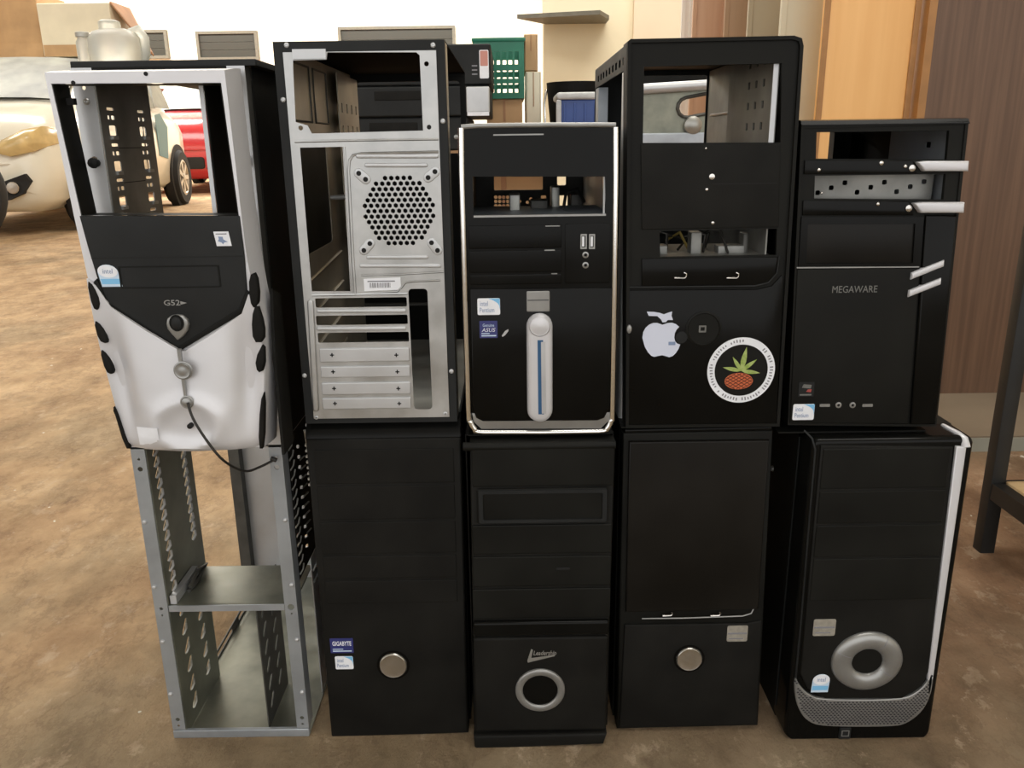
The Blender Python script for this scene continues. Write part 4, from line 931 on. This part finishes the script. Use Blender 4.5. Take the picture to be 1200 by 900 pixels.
for t in (1.05, 2.75, 5.7): obj('ring_seam', B().tube([(x+(R_+r_*.98*math.cos(a))*math.cos(t), -.003-.61*r_*math.sin(a), z+.93*(R_+r_*.98*math.cos(a))*math.sin(t)) for a in (.3, .8, 1.4, 2.0, 2.6)], .0004, 4), 'ink_grey', rg, 0)
obj('power_button', B().lathe([(R_-r_*.75, -.002), (R_-r_*.8, -.004), (.0005, -.0046)], x, z, 40, kb=.93), 'black', c.o, 50)
sticker_metal(c, 953, 725.5, 979, 745, -.003); sticker_dome(c, 951, 790, 971, 811, -.003, -.06)
lb = c.slab('badge_plate', 'charcoal', c.rr(983, 851.5, 996, 864, 0, .0008), -.003, .001, .0006)
x0, z0, x1, z1 = c.R(985, 854, 994, 861); obj('badge_mark', B().plate(rrect(x0, z0, x1, z1, .0004, 1), [rrect(x0+.0012, z0+.0012, x1-.0012, z1-.0012, .0003, 1)], -.0034, -.003), 'silver_dim', lb, 0)
for k, (y, z) in enumerate(((.13, .31), (.15, .325), (.17, .30), (.19, .33))): obj('side_rivet', B().lathe([(.004, xl), (.003, xl-.003), (.001, xl-.004)], y, z, 8, 'x'), 'galv', c.o, 50)

# ---- column 5, above
c = Case('computer_case', 'black case with four silver flashes and two open bays, right end of top row', 0.3865, 0.0, H5)
HH = c.P(1036, 139)[1]; D = 0.30
xl, xr = c.P(931, 300)[0], c.P(1116, 300)[0]
w1 = c.poly([(957.5, 155), (1113, 153), (1110, 187), (956.5, 186)]); w2 = c.poly([(955.5, 206), (1109, 204), (1106, 234), (954.5, 233)])
face = c.poly([(939, 147), (1135, 142), (1118, 300), (1097, 500), (923, 498)])
obj('bezel', B().plate(face, [w1, w2], .001, .006), 'black', c.o, 0)
obj('bezel_side', B().plate(face, [inset(face, .003)], -.0006, .028), 'black', c.o, 30)
cap = [(-.002, c.P(1036, 145)[1]), (-.002, HH-.006), (.002, HH-.001), (.008, HH), (.03, HH), (.03, c.P(1036, 145)[1])]
obj('bezel_cap', B().plate(cap, (), c.P(939, 145)[0], c.P(1136, 140)[0], 'x'), 'black_gloss', c.o, 40)
c.slab('bay_strip', 'black_gloss', c.poly([(943, 188), (1069, 188), (1074, 203), (942, 204)]), -.0014, .002, .0008)
c.slab('bay_strip', 'black_gloss', c.poly([(941, 235), (1065, 236), (1070, 252), (940, 252)]), -.0014, .002, .0008)
rb = c.plate('recess_frame', 'black_gloss', c.poly([(939, 254), (1082, 254), (1078, 312), (935, 312.5)]), [c.poly([(946, 262), (1072, 262), (1069, 308), (944, 309)])], -.0016, .001)
c.slab('recess_back', 'black_door', c.poly([(946, 262), (1072, 262), (1069, 308), (944, 309)]), .0004, .0010, .0002)
c.slab('lower_panel', 'black', c.poly([(934, 315), (1077, 314), (1063, 496), (925, 495)]), -.0022, .002, .001)
c.plate('panel_lip', 'silver_dim', c.poly([(933, 312.7), (1076, 311.8), (1076, 313.2), (933, 314.2)]), (), -.0022, -.0005)
c.slab('side_column', 'black_gloss', c.poly([(1084, 252), (1121, 252), (1096, 497), (1066, 497)]), -.0030, .002, .0025)
for a in ([(1072, 190), (1082, 188.5), (1132, 188.5), (1131, 200.5), (1080, 200.5)], [(1068, 238), (1078, 236.5), (1127, 236.5), (1126, 249), (1076, 249)]):
    f_ = obj('silver_flash', B().slab(c.poly(a), -.0075, .001, .0025), 'silver', c.o, 40)
for a in ([(1066, 319), (1104, 304), (1103.5, 311.5), (1065, 327)], [(1063, 339.5), (1100.5, 325), (1100, 332.5), (1062, 347.5)]):
    f_ = obj('silver_flash', B().slab(c.poly(a), -.0060, .001, .0020), 'silver', c.o, 40)
for px, py, r in ((1032, 191, .0022), (959, 199, .002), (1028, 239, .0020), (1068, 197, .0035), (1060, 195, .002), (1064, 244, .0035), (962, 226, .0012)):
    x, z = c.P(px, py); obj('door_screw', B().lathe([(r, -.001), (r, -.0024), (r*.5, -.003)], x, z, 10), 'brushed', c.o, 60)
x0, z0, x1, z1 = c.R(974.5, 334.5, 1027, 342.5); text('lettering', 'MEGAWARE', 'grey_text', c.o, x0, z0, x1, z1, -.0022)
x0, z0, x1, z1 = c.R(935, 447, 953, 464); st = c.plate('sticker', 'charcoal', rrect(x0, z0, x1, z1, .001, 2), (), -.0026, -.0022, label='dark sticker with a red and grey flag mark')
w, h = x1-x0, z1-z0
obj('flag_mark', B().plate([(x0+w*.2, z0+h*.62), (x0+w*.78, z0+h*.55), (x0+w*.82, z0+h*.8), (x0+w*.3, z0+h*.86)], (), -.0028, -.0026), 'grey_text', st, 0)
obj('flag_mark', B().plate([(x0+w*.5, z0+h*.34), (x0+w*.8, z0+h*.3), (x0+w*.84, z0+h*.5), (x0+w*.6, z0+h*.5)], (), -.0028, -.0026), 'red_ink', st, 0)
obj('fine_print', B().box(x0+w*.1, x0+w*.85, -.0028, -.0026, z0+h*.08, z0+h*.18), 'grey_text', st, 0)
sticker_wave(c, 929, 473.5, 954, 492, -.0022)
for px in (965.5, 1015.5): c.plate('usb_port', 'silver_dim', c.rr(px-6, 472.6, px+6, 475.8, 0, .0004), (), -.003, -.002)
for px in (981.5, 998):
    x, z = c.P(px, 473.8); obj('audio_jack', B().lathe([(.0034, -.002), (.0034, -.0032), (.0016, -.0034), (.0016, -.002)], x, z, 14, closed=True), 'silver_dim', c.o, 50)
# inside
obj('side_panel', B().box(xl, xl+.0015, .028, D, .0015, HH-.002), 'black', c.o, 0); obj('side_panel', B().box(xr-.0015, xr, .028, D, .0015, HH-.002), 'black', c.o, 0)
obj('top_panel', B().box(xl, xr, .03, D, HH-.002, HH-.0005), 'black', c.o, 0); obj('bottom_panel', B().box(xl, xr, .006, D, 0, .0015), 'black', c.o, 0)
obj('rear_panel', B().plate(rrect(xl+.0016, .0016, xr-.0016, HH-.003, .001, 1), [rrect(max(c.P(950, 170, D)[0], xl+.004), c.P(960, 190, D)[1], c.P(975, 170, D)[0], HH-.008, .002)], D-.0015, D), 'charcoal', c.o, 0)
obj('drive_cage_plate', B().plate([(.008, .18), (.15, .18), (.15, HH-.004), (.008, HH-.004)], [rrect(.03, .29, .045, .297, .001, 1), rrect(.05, .31, .062, .316, .001, 1), rrect(.03, .225, .04, .232, .001, 1)], xr-.013, xr-.0115, 'x'), 'galv_blue', c.o, 0)
obj('bay_divider', B().box(c.P(977, 170, D-.02)[0], c.P(990, 170, D-.02)[0], D-.02, D-.002, .24, HH-.004), 'black', c.o, 0)
za, zb_ = c.P(1030, 234)[1], c.P(1030, 205)[1]
random.seed(21)
sh = [rrect(c.P(965, 220)[0]+.014*k, za+.004+.005*(k % 3), c.P(965, 220)[0]+.014*k+.005, za+.009+.005*(k % 3), .001, 1) for k in range(9)]
obj('drive_shield', B().plate([(c.P(962, 220)[0], za-.006), (c.P(1105, 220)[0], za-.006), (c.P(1105, 220)[0], zb_+.001), (c.P(962, 220)[0], zb_+.001)], sh, .022, .0235), 'cage_mid', c.o, 0)

# ------------------------------------------------------------------ plastic jug standing on the silver-fronted case
jy = 0.16; jb = H1+0.411
a, b = at(108, 40, jy), at(164, 34, jy)
jx, jw, jt = (a.x+b.x)/2, (b.x-a.x), b.z-jb
j = thing('plastic_jug', 'cloudy white plastic jug on top of the silver-fronted case', 'jug', (jx, jy, jb))
mb = B(); rings = []
for h, s_ in ((0, .90), (.01, .98), (jt*.5, 1.0), (jt*.78, .97), (jt*.92, .80), (jt*.99, .50)):
    rings.append([(x*s_, y*s_, h) for x, y in rrect(-jw*.5, -.03, jw*.5, .03, .018, 4)])
n = len(rings[0])
for r in rings: mb.v += r
for q in range(len(rings)-1):
    for k in range(n): mb.f.append((q*n+k, q*n+(k+1) % n, (q+1)*n+(k+1) % n, (q+1)*n+k))
mb.f += [tuple(range(n)), tuple((len(rings)-1)*n+k for k in range(n))]
obj('body', mb, 'jug_plastic', j, 50)
obj('cap', B().lathe([(.012, jt*.985), (.012, jt+.008), (.008, jt+.010)], -jw*.12, 0, 16, 'z'), 'jug_plastic', j, 50)
obj('handle', B().tube([(jw*.30, 0, jt*.90), (jw*.46, 0, jt*.98), (jw*.56, 0, jt*.80), (jw*.55, 0, jt*.45), (jw*.49, 0, jt*.30)], .006, 8), 'jug_plastic', j, 60)
a = at(98, 50, jy)
q = thing('plastic_bottle', 'narrow grey-white bottle beside the cloudy jug on the silver-fronted case', 'bottle', (a.x, jy, jb))
obj('body', B().lathe([(.0075, 0), (.0085, .004), (.0085, jt*.72), (.006, jt*.80), (.006, jt*.84)], 0, 0, 16, 'z'), 'jug_plastic', q, 50)
obj('cap', B().lathe([(.008, jt*.84), (.008, jt*.93), (.007, jt*.95)], 0, 0, 16, 'z'), 'sticker_silver', q, 50)

# ------------------------------------------------------------------ table behind with things on it
TZ, TY0, TY1, TX0, TX1 = 0.70, 1.36, 2.15, -0.46, 0.71
t = thing('work_table', 'wooden table behind the row of cases, holding desktop computers and crates', 'table', (0.245, 1.755, 0))
def lb_(x0, x1, y0, y1, z0, z1): return B().box(x0-.245, x1-.245, y0-1.755, y1-1.755, z0, z1)
obj('table_top', lb_(TX0, TX1, TY0, TY1, TZ-.03, TZ), 'table_wood', t, 0)
for x in (TX0+.06, TX1-.06):
    for y in (TY0+.06, TY1-.06): obj('leg', lb_(x-.025, x+.025, y-.025, y+.025, 0, TZ-.03), 'table_wood', t, 0)
def desktop(label, px0, px1, py0, z0, Y, dep, extra):
    a, b = at(px0, py0, Y), at(px1, py0, Y); h = a.z-z0; xc = (a.x+b.x)/2; w = (b.x-a.x)/2
    d = thing('desktop_computer', label, 'computer', (xc, Y, z0), 0, 'flat desktop computers stacked on the table')
    obj('body', B().slab(rrect(-w, 0, w, h, .006, 3), .006, dep, .002), 'charcoal', d)
    obj('front_panel', B().slab(rrect(-w+.002, .002, w-.002, h-.002, .004, 3), -.004, .006, .003), 'charcoal', d)
    obj('drive_slot', B().slab(rrect(-w*.55, h*.55, w*.2, h*.85, .002, 2), -.006, -.003, .001), 'black_satin', d)
    extra(d, w, h); return a.z
def ex3(d, w, h): obj('power_button', B().lathe([(.006, -.004), (.006, -.007), (.004, -.008)], w*.8, h*.4, 12), 'silver_dim', d)
def ex2(d, w, h):
    obj('silver_end', B().slab(rrect(w-.062, .008, w-.001, h-.004, .004, 3), -.012, -.003, .004), 'galv_white', d)
    obj('end_lip', B().box(w-.060, w-.003, -.013, -.003, .001, .010), 'white_paper', d, 0)
def ex1(d, w, h):
    s_ = obj('sticker', B().plate(rrect(w-.030, h*.16, w-.006, h*.84, .003, 2), (), -.0047, -.004), 'white_paper', d, 0, label='upright white and red sticker')
    obj('red_patch', B().plate(rrect(w-.028, h*.46, w-.008, h*.82, .002, 2), (), -.0050, -.0047), mat('pink_ink', (.55, .25, .2), .5), s_, 0)
    obj('fine_print', B().box(w-.050, w-.036, -.0044, -.004, h*.25, h*.28).box(w-.050, w-.036, -.0044, -.004, h*.35, h*.38).box(w-.050, w-.036, -.0044, -.004, h*.45, h*.48), 'ink_grey', d, 0)
    obj('edge_chip', B().box(-w+.004, -w+.007, -.0046, -.004, h*.1, h*.5), 'galv_white', d, 0)
Yd = 1.42
z = desktop('flat black desktop computer, lowest of the stack on the table', 399, 549, 138.5, TZ, Yd, .38, ex3)
z = desktop('flat dark desktop computer with silver right end, middle of the stack', 399, 574, 102, z, Yd-.005, .38, ex2)
z = desktop('flat black desktop computer with white and red sticker, top of the stack', 402, 575, 53, z, Yd, .40, ex1)

# cardboard boxes and green crate
def carton(label, px0, px1, py0, z0, Y, dep, m='cardboard', name='cardboard_box', flaps=False, X=None):
    a, b = at(px0, py0, Y), at(px1, py0, Y); h = a.z-z0; w = (b.x-a.x)/2; xc = (a.x+b.x)/2
    d = thing(name, label, 'box', (xc, Y, z0), 0)
    obj('body', B().slab(rrect(-w, 0, w, h, min(.01, w*.1), 2), 0, dep, .004), m, d)
    obj('tape', B().box(-w*.06, w*.06, -.0015, .002, h*.55, h*.99), 'cardboard_dark', d, 0)
    return d, a.z
_, zc = carton('small brown cardboard box under the green crate', 570, 612, 116, TZ, 1.85, .25, 'cardboard')
_, zc2 = carton('cream carton right of the green crate, lower of two', 616, 634, 84, TZ, 1.90, .2, 'carton_white')
_, _z = carton('brown carton standing on the cream carton beside the crate', 614, 630, 40, zc2, 1.90, .2, 'cardboard')
a, b = at(556, 115, 1.84), at(614, 46, 1.84); g = thing('crate', 'green plastic slatted crate on a cardboard box', 'crate', ((a.x+b.x)/2, 1.84, zc))
w, h, d_ = (b.x-a.x)/2, b.z-zc, .28
hs = []
for k in range(7):
    x = -w+.010+k*(2*w-.02)/7; ww = (2*w-.02)/7-.006
    for zz, hh in ((h*.10, h*.16), (h*.34, h*.14), (h*.58, h*.22)): hs.append(rrect(x, zz, x+ww, zz+hh, .002, 2))
obj('front_wall', B().plate(rrect(-w, 0, w, h, .004, 2), hs, 0, .004), 'green_plastic', g, 0)
obj('back_wall', B().plate(rrect(-w, 0, w, h, .004, 2), hs, d_-.004, d_), 'green_plastic', g, 0)
for sx in (-1, 1): obj('side_wall', B().plate(rrect(.004, 0, d_-.004, h, .002, 2), [rrect(.02+.05*k, h*.15, .05+.05*k, h*.75, .004, 2) for k in range(5)], sx*w, sx*(w-.004), 'x'), 'green_plastic', g, 0)
obj('base', B().box(-w+.004, w-.004, .004, d_-.004, 0, .004), 'green_plastic', g, 0)
obj('rim', B().tube([(-w, -.001, h), (w, -.001, h), (w, d_, h), (-w, d_, h)], .006, 6, True), 'green_plastic', g, 40)
# black tub and blue box with a pale lid
a, b = at(642, 95, 1.85), at(712, 92, 1.85)
g = thing('tub', 'round black tub behind the blue lidded box on the table', 'tub', ((a.x+b.x)/2, 1.95, TZ))
w, h = (b.x-a.x)/2, a.z-TZ
obj('body', B().lathe([(w*.8, 0), (w*.98, h*.9), (w, h), (w*.92, h), (w*.76, .01), (.001, .01)], 0, 0, 28, 'z'), 'black_satin', g, 50)
obj('handle', B().tube([(-w, 0, h*.9), (-w-.008, -.02, h*.7), (-w-.004, -.03, h*.2)], .004, 6), 'chrome', g, 60)
a, b = at(652, 117, 1.62), at(716, 117, 1.62)
g = thing('storage_box', 'blue plastic box with cloudy lid on the table, in front of black tub', 'box', ((a.x+b.x)/2, 1.62, TZ))
w, h = (b.x-a.x)/2, a.z-TZ
obj('body', B().slab(rrect(-w+.012, 0, w, h, .006, 3), 0, .16, .004), 'blue_plastic', g)
for k in range(5): obj('rib', B().slab(rrect(-w+.02+k*w*.38, .01, -w+.026+k*w*.38, h-.01, .002, 2), -.004, .001, .001), 'blue_plastic', g)
obj('lid', B().slab(rrect(-w, h, w+.004, h+.020, .008, 3), -.008, .168, .006), 'bin_lid', g)
obj('end_clip', B().slab(rrect(-w, 0.02, -w+.014, h, .004, 2), -.006, .01, .002), 'bin_lid', g)
# open chassis lying on the table, seen through the fourth column's window
a, b = at(740, 88, 1.52), at(880, 88, 1.52)
g = thing('computer_chassis', 'open grey chassis lying on the table, seen through tall black case', 'computer case', ((a.x+b.x)/2, 1.52, TZ))
w, h = (b.x-a.x)/2, a.z-TZ
slot = [capsule(-w*.05, h*.55, w*.3, h*.60, .022, 5)]
obj('front_sheet', B().plate(rrect(-w, 0, w, h*.80, .004, 2), slot, 0, .003), 'galv_green', g, 0)
obj('slot_rib', B().tube([(x, -.003, z) for x, z in capsule(-w*.05, h*.55, w*.3, h*.60, .026, 6)], .005, 6, True), 'cage_grey', g, 60)
obj('bar', B().tube([(-w, -.012, h*.80), (w, -.012, h*.88)], .014, 10), 'galv_white', g, 60)
obj('dark_rim', B().slab(rrect(-w, h*.78, w, h*1.02, .004, 2), .02, .035, .003), 'black_satin', g)
obj('knob', B().lathe([(.026, 0), (.024, -.02), (.012, -.028)], w*.05, h*.30, 18), 'galv_dull', g, 50)
obj('base_sheet', B().box(-w, w, .035, .45, 0, .003), 'galv_dull', g, 0)
obj('lower_rail', B().slab(rrect(-w, 0, w, h*.20, .004, 2), -.02, 0, .003), 'galv_blue', g)
# boxes on the floor under the table
_, _z = carton('large brown cardboard box on the floor under the table', 540, 640, 205, 0.0, 1.62, .40, 'cardboard')

# ------------------------------------------------------------------ wall shelf / hood on the cream wall
a, b = at(606, 22, 5.9), at(717, 19, 5.9)
g = thing('wall_shelf', 'grey slab shelf jutting from the cream wall', 'shelf', ((a.x+b.x)/2, 6.3, b.z))
w = (b.x-a.x)/2
obj('slab', B().plate([(-w, -.34), (w*.72, -.50), (w, -.22), (w, 0), (-w*.35, 0)], (), 0, .03, 'z'), 'window_frame', g, 0)
# tall boards and panels leaning upright behind the row, at right
def board(label, px0, px1, Y, m, thick=.010, hh=2.1, name='wood_panel', stile=None, grp=None):
    a, b = at(px0, 60, Y), at(px1, 60, Y); w = (b.x-a.x)/2
    d = thing(name, label, 'panel', ((a.x+b.x)/2, Y, 0), 0, grp)
    obj('board', B().slab(rrect(-w, 0, w, hh, .003, 2), 0, thick, .003), m, d)
    for x in (-w, w-.014): obj('edge_band', B().box(x, x+.014, -.004, 0, .004, hh-.004), stile or m, d, 0)
    return d
board('narrow white upright panel behind the tall black case', 797, 811, 2.60, 'white_panel', name='panel')
board('pinkish brown wooden panel behind the tall black case', 810, 848, 2.45, 'wood_pink')
board('darker tan panel beside the pinkish brown one', 847, 878, 2.28, 'wood_tan')
board('olive beige panel behind the right corner of tall black case', 874, 920, 1.98, 'beige_olive', name='panel')
board('pale beige panel left of the orange door', 912, 972, 1.44, 'beige', name='panel')
d = board('orange wooden door standing upright behind the right-end case', 962, 1073, 1.325, 'wood_orange', .012, 2.1, 'wooden_door', 'wood_orange_edge')

# ------------------------------------------------------------------ black steel stand at the right edge
g = thing('steel_stand', 'black square-tube steel stand with a wooden lower shelf at right edge', 'stand', (0.85, 0.47, 0))
rx = math.radians(0)
leg = .026
obj('leg', B().slab(rrect(-.014, -.012, .012, .014, .002, 2), .76, 0, .001, 'z'), 'black_metal', g)
obj('leg', B().slab(rrect(.52, -.012, .546, .014, .002, 2), .76, 0, .001, 'z'), 'black_metal', g)
obj('leg', B().slab(rrect(-.02, -.45, .006, -.424, .002, 2), .76, 0, .001, 'z'), 'black_metal', g)
obj('leg', B().slab(rrect(.52, -.45, .546, -.424, .002, 2), .76, 0, .001, 'z'), 'black_metal', g)
zr = .105
obj('lower_rail', B().box(-.012, .010, -.424, -.012, zr, zr+.03), 'black_metal', g, 0)
obj('lower_rail', B().box(.012, .52, -.008, .012, zr, zr+.026), 'black_metal', g, 0)
obj('lower_rail', B().box(.522, .544, -.424, -.012, zr, zr+.03), 'black_metal', g, 0)
for k in range(4): obj('shelf_board', B().slab(rrect(.011+.1275*k, -.42, .011+.1275*(k+1)-.002, -.012, .002, 1), zr+.034, zr+.0265, .001, 'z'), 'shelf_wood', g)
obj('top_frame', B().slab(rrect(-.02, -.45, .546, .014, .003, 2), .79, .76, .002, 'z'), 'black_metal', g)

# ------------------------------------------------------------------ vehicles
def wheel(parent, x, y, r, wd, out, rim='rim'):
    s_ = 1 if out > 0 else -1
    w = obj('wheel', B().lathe([(r*.62, x), (r*.9, x), (r, x+s_*wd*.25), (r, x+s_*wd*.8), (r*.92, x+s_*wd), (r*.66, x+s_*wd), (r*.64, x+s_*wd*.8)], y, r, 32, 'x'), 'tyre', parent, 50)
    obj('rim', B().lathe([(r*.66, x+s_*wd*.7), (r*.66, x+s_*wd*.96), (r*.58, x+s_*wd*.98), (r*.54, x+s_*wd*.86), (.01, x+s_*wd*.84)], y, r, 32, 'x'), 'rim', w, 50)
    for k in range(7):
        a = 2*PI*k/7; mb = B()
        q = [(y+r*(u*math.cos(a)-v*math.sin(a)), r+r*(u*math.sin(a)+v*math.cos(a))) for u, v in ((.10, -.06), (.58, -.09), (.58, .09), (.10, .06))]
        obj('spoke', mb.plate(q, (), x+s_*wd*.84, x+s_*wd*.97, 'x'), 'rim', w, 0)
    obj('hub_cap', B().lathe([(r*.16, x+s_*wd*.85), (r*.15, x+s_*wd*1.0), (r*.08, x+s_*wd*1.02)], y, r, 16, 'x'), 'rim', w, 50)
    return w
def loft(rings, cap=True):
    mb = B(); n = len(rings[0])
    for r in rings: mb.v += r
    for j in range(len(rings)-1):
        for k in range(n): mb.f.append((j*n+k, j*n+(k+1) % n, (j+1)*n+(k+1) % n, (j+1)*n+k))
    if cap: mb.f += [tuple(range(n)), tuple((len(rings)-1)*n+k for k in range(n-1, -1, -1))]
    return mb
def car(label, loc, rot, paint, L=4.5, W=.86, wb=(.80, 3.85), wr=.34, sc=1.0, decal=False):
    g = thing('car', label, 'car', loc, rot); g.scale = (sc, sc, sc)
    def ring(y, w, zb, zm, zt, crown):
        half = [(w*.80, zb), (w*.97, zb+.10), (w, zm*.75), (w*.995, zm), (w*.95, zm+(zt-zm)*.5), (w*.84, zt)]
        return [(x, y, z) for x, z in half]+[(w*.4, y, zt+crown), (-w*.4, y, zt+crown)]+[(-x, y, z) for x, z in half[::-1]]
    st = [(0.0, W*.70, .32, .52, .62, .01), (.05, W*.86, .24, .60, .80, .02), (.18, W*.94, .20, .68, .92, .03), (.45, W*.985, .20, .74, 1.00, .04), (.95, W, .20, .80, 1.07, .05), (1.30, W, .20, .84, 1.12, .05),
          (2.2, W, .20, .86, 1.14, .03), (3.3, W, .20, .88, 1.14, .03), (L-.5, W*.99, .22, .90, 1.14, .02), (L-.18, W*.95, .28, .88, 1.10, .02), (L-.02, W*.86, .36, .80, 1.02, .01)]
    body = obj('body', loft([ring(*s_) for s_ in st]), paint, g, 55)
    def gring(y, w, z): return [(w*.96, y, 1.10), (w*.90, y+.0, 1.10+(z-1.10)*.6), (w*.80, y, z-.04), (w*.66, y, z), (-w*.66, y, z), (-w*.80, y, z-.04), (-w*.90, y, 1.10+(z-1.10)*.6), (-w*.96, y, 1.10)]
    cab = [(1.22, W*.95, 1.16), (1.55, W*.93, 1.38), (1.95, W*.90, 1.58), (2.6, W*.88, 1.65), (3.4, W*.87, 1.63), (L-.55, W*.86, 1.52), (L-.22, W*.84, 1.14)]
    obj('cabin', loft([gring(*s_) for s_ in cab]), paint, g, 55)
    # glass
    ws = []
    for y, w, z in cab[:3]: ws.append([(-w*.74, y-.035, z+.004), (-w*.37, y-.05, z+.022), (0, y-.055, z+.026), (w*.37, y-.05, z+.022), (w*.74, y-.035, z+.004)])
    mbw = B().grid(ws); mbw.grid([[(x, y+.02, z-.01) for x, y, z in r] for r in ws[::-1]])
    obj('windscreen', mbw, 'car_glass', g, 60)
    for sx in (-1, 1):
        for y0, y1, z0, z1 in ((1.75, 2.55, 1.16, 1.52), (2.62, 3.35, 1.16, 1.54), (3.42, L-.55, 1.18, 1.46)):
            xa, xb = sx*W*.925, sx*W*.83
            mb = B(); mb.v += [(xa, y0-.12, z0), (xa, y1, z0), (xb, y1-.04, z1), (xb, y0+.12, z1)]; mb.v += [(x-sx*.03, y, z) for x, y, z in mb.v[:4]]
            mb.f += [(0, 1, 2, 3), (7, 6, 5, 4), (0, 4, 5, 1), (1, 5, 6, 2), (2, 6, 7, 3), (3, 7, 4, 0)]
            obj('side_window', mb, 'car_glass', g, 0)
        # wheels, arches
        for yw in wb:
            obj('wheel_arch', B().lathe([(wr*1.18, sx*(W*.90)), (wr*1.18, sx*(W+.004)), (.01, sx*(W+.004))], yw, wr*1.02, 32, 'x'), 'tyre', g, 50)
            wheel(g, sx*(W-.15), yw, wr, .20, sx)
        def yf(x): return interp([(0, -.012), (.70*W, -.012), (.86*W, .035), (.94*W, .165), (.985*W, .43)], abs(x))
        hl = [(sx*W*.52, .69), (sx*W*.60, .80), (sx*W*.78, .87), (sx*W*.90, .86), (sx*W*.905, .76), (sx*W*.80, .69), (sx*W*.62, .665)]
        hl = [(sx*W*.50, .70), (sx*W*.58, .79), (sx*W*.76, .87), (sx*W*.90, .90), (sx*W*.955, .86), (sx*W*.955, .76), (sx*W*.86, .70), (sx*W*.66, .66)]
        mb = B(); mb.v += [(x, yf(x)+max(0, (z-.62))*.35-.03, z) for x, z in hl]+[(x, yf(x)+.25, z) for x, z in hl]; nn = len(hl)
        cxh, czh = sum(p[0] for p in hl)/nn, sum(p[1] for p in hl)/nn
        mid = [(x*.5+cxh*.5, z*.5+czh*.5) for x, z in hl]; mb.v += [(x, yf(x)+max(0, z-.62)*.30-.075, z) for x, z in mid]+[(cxh, yf(cxh)+.02-.085, czh)]
        mb.f += [(k, (k+1) % nn, 2*nn+(k+1) % nn, 2*nn+k) for k in range(nn)]+[(2*nn+k, 2*nn+(k+1) % nn, 3*nn) for k in range(nn)]+[(k, (k+1) % nn, nn+(k+1) % nn, nn+k) for k in range(nn)]
        obj('headlight', mb, 'lamp_amber', g, 40)
        fg = [(sx*W*.48, .34), (sx*W*.56, .46), (sx*W*.76, .52), (sx*W*.80, .46), (sx*W*.72, .36), (sx*W*.58, .31)]
        mb = B(); mb.v += [(x, yf(x)-.03, z) for x, z in fg]+[(x, yf(x)+.1, z) for x, z in fg]; nn = 6
        mb.f += [tuple(range(nn)), tuple(range(2*nn-1, nn-1, -1))]+[(k, (k+1) % nn, nn+(k+1) % nn, nn+k) for k in range(nn)]
        f_ = obj('fog_recess', mb, 'tyre', g, 0)
        obj('fog_lamp', B().lathe([(.05, -.044), (.045, -.053), (.01, -.058)], sx*W*.64, .41, 14), 'rim', f_, 50)
        obj('door_mirror', B().slab(rrect(sx*W*1.05-.09, 1.10, sx*W*1.05+.09, 1.24, .05, 4), 1.62, 1.74, .03), paint, g)
        obj('door_seam', B().box(sx*(W+.001)-.003, sx*(W+.001)+.003, 2.56, 2.575, .40, 1.08), 'tyre', g, 0)
    obj('grille', B().slab(rrect(-W*.45, .34, W*.45, .50, .04, 3), -.03, .06, .01), 'tyre', g)
    obj('bumper_line', B().tube([(-W*.86, .10, .60), (-W*.6, .0, .60), (0, -.02, .60), (W*.6, .0, .60), (W*.86, .10, .60)], .012, 6), paint, g, 60)
    if decal: obj('side_decal', B().plate([(3.05, .62), (3.38, .58), (3.5, .95), (3.25, 1.10), (3.05, 1.08)], (), W+.001, W+.006, 'x'), 'teal', g, 0)
    return g
cw = car('white car with cardboard boxes on its roof at the left', (-4.66, 6.15, 0), math.radians(6.0), 'car_white', decal=True)
cr = car('red car parked behind the white car, seen through the silver-framed window', (-5.15, 12.4, 0), math.radians(4), 'car_red', sc=1.12)
# boxes on the white car's roof
rz0 = 1.655
def roofbox(label, px0, px1, py0, Y, dep, m, flap=False):
    a, b = at(px0, py0, Y), at(px1, py0, Y); w = (b.x-a.x)/2; h = a.z-rz0
    d = thing('cardboard_box', label, 'box', ((a.x+b.x)/2, Y, rz0), 0, 'boxes on the white car')
    obj('body', B().slab(rrect(-w, 0, w, h, .01, 2), 0, dep, .008), m, d)
    obj('lower_band', B().box(-w+.01, w-.01, -.004, .004, .0, h*.22), 'cardboard', d, 0)
    if flap:
        mb = B(); mb.v += [(w, .02, h), (w+.26, .10, h*.25), (w+.24, .40, h*.05), (w, dep*.9, h)]; mb.v += [(x+.01, y, z+.015) for x, y, z in mb.v[:4]]
        mb.f += [(0, 1, 2, 3), (7, 6, 5, 4), (0, 4, 5, 1), (1, 5, 6, 2), (2, 6, 7, 3), (3, 7, 4, 0)]
        obj('flap', mb, 'cardboard_dark', d, 0)
roofbox('cream carton with an open brown flap on the white car roof', 42, 127, 4, 8.55, .55, 'carton_white', True)
roofbox('brown cardboard carton on the white car roof beside the cream one', -60, 41, -8, 8.6, .6, 'cardboard')
# tyre at the left edge
g = thing('spare_wheel', 'big black wheel standing on the floor at the far left edge', 'wheel', (-3.97, 5.0, 0), math.radians(-62))
wheel(g, -.1, 0, .43, .22, 1)
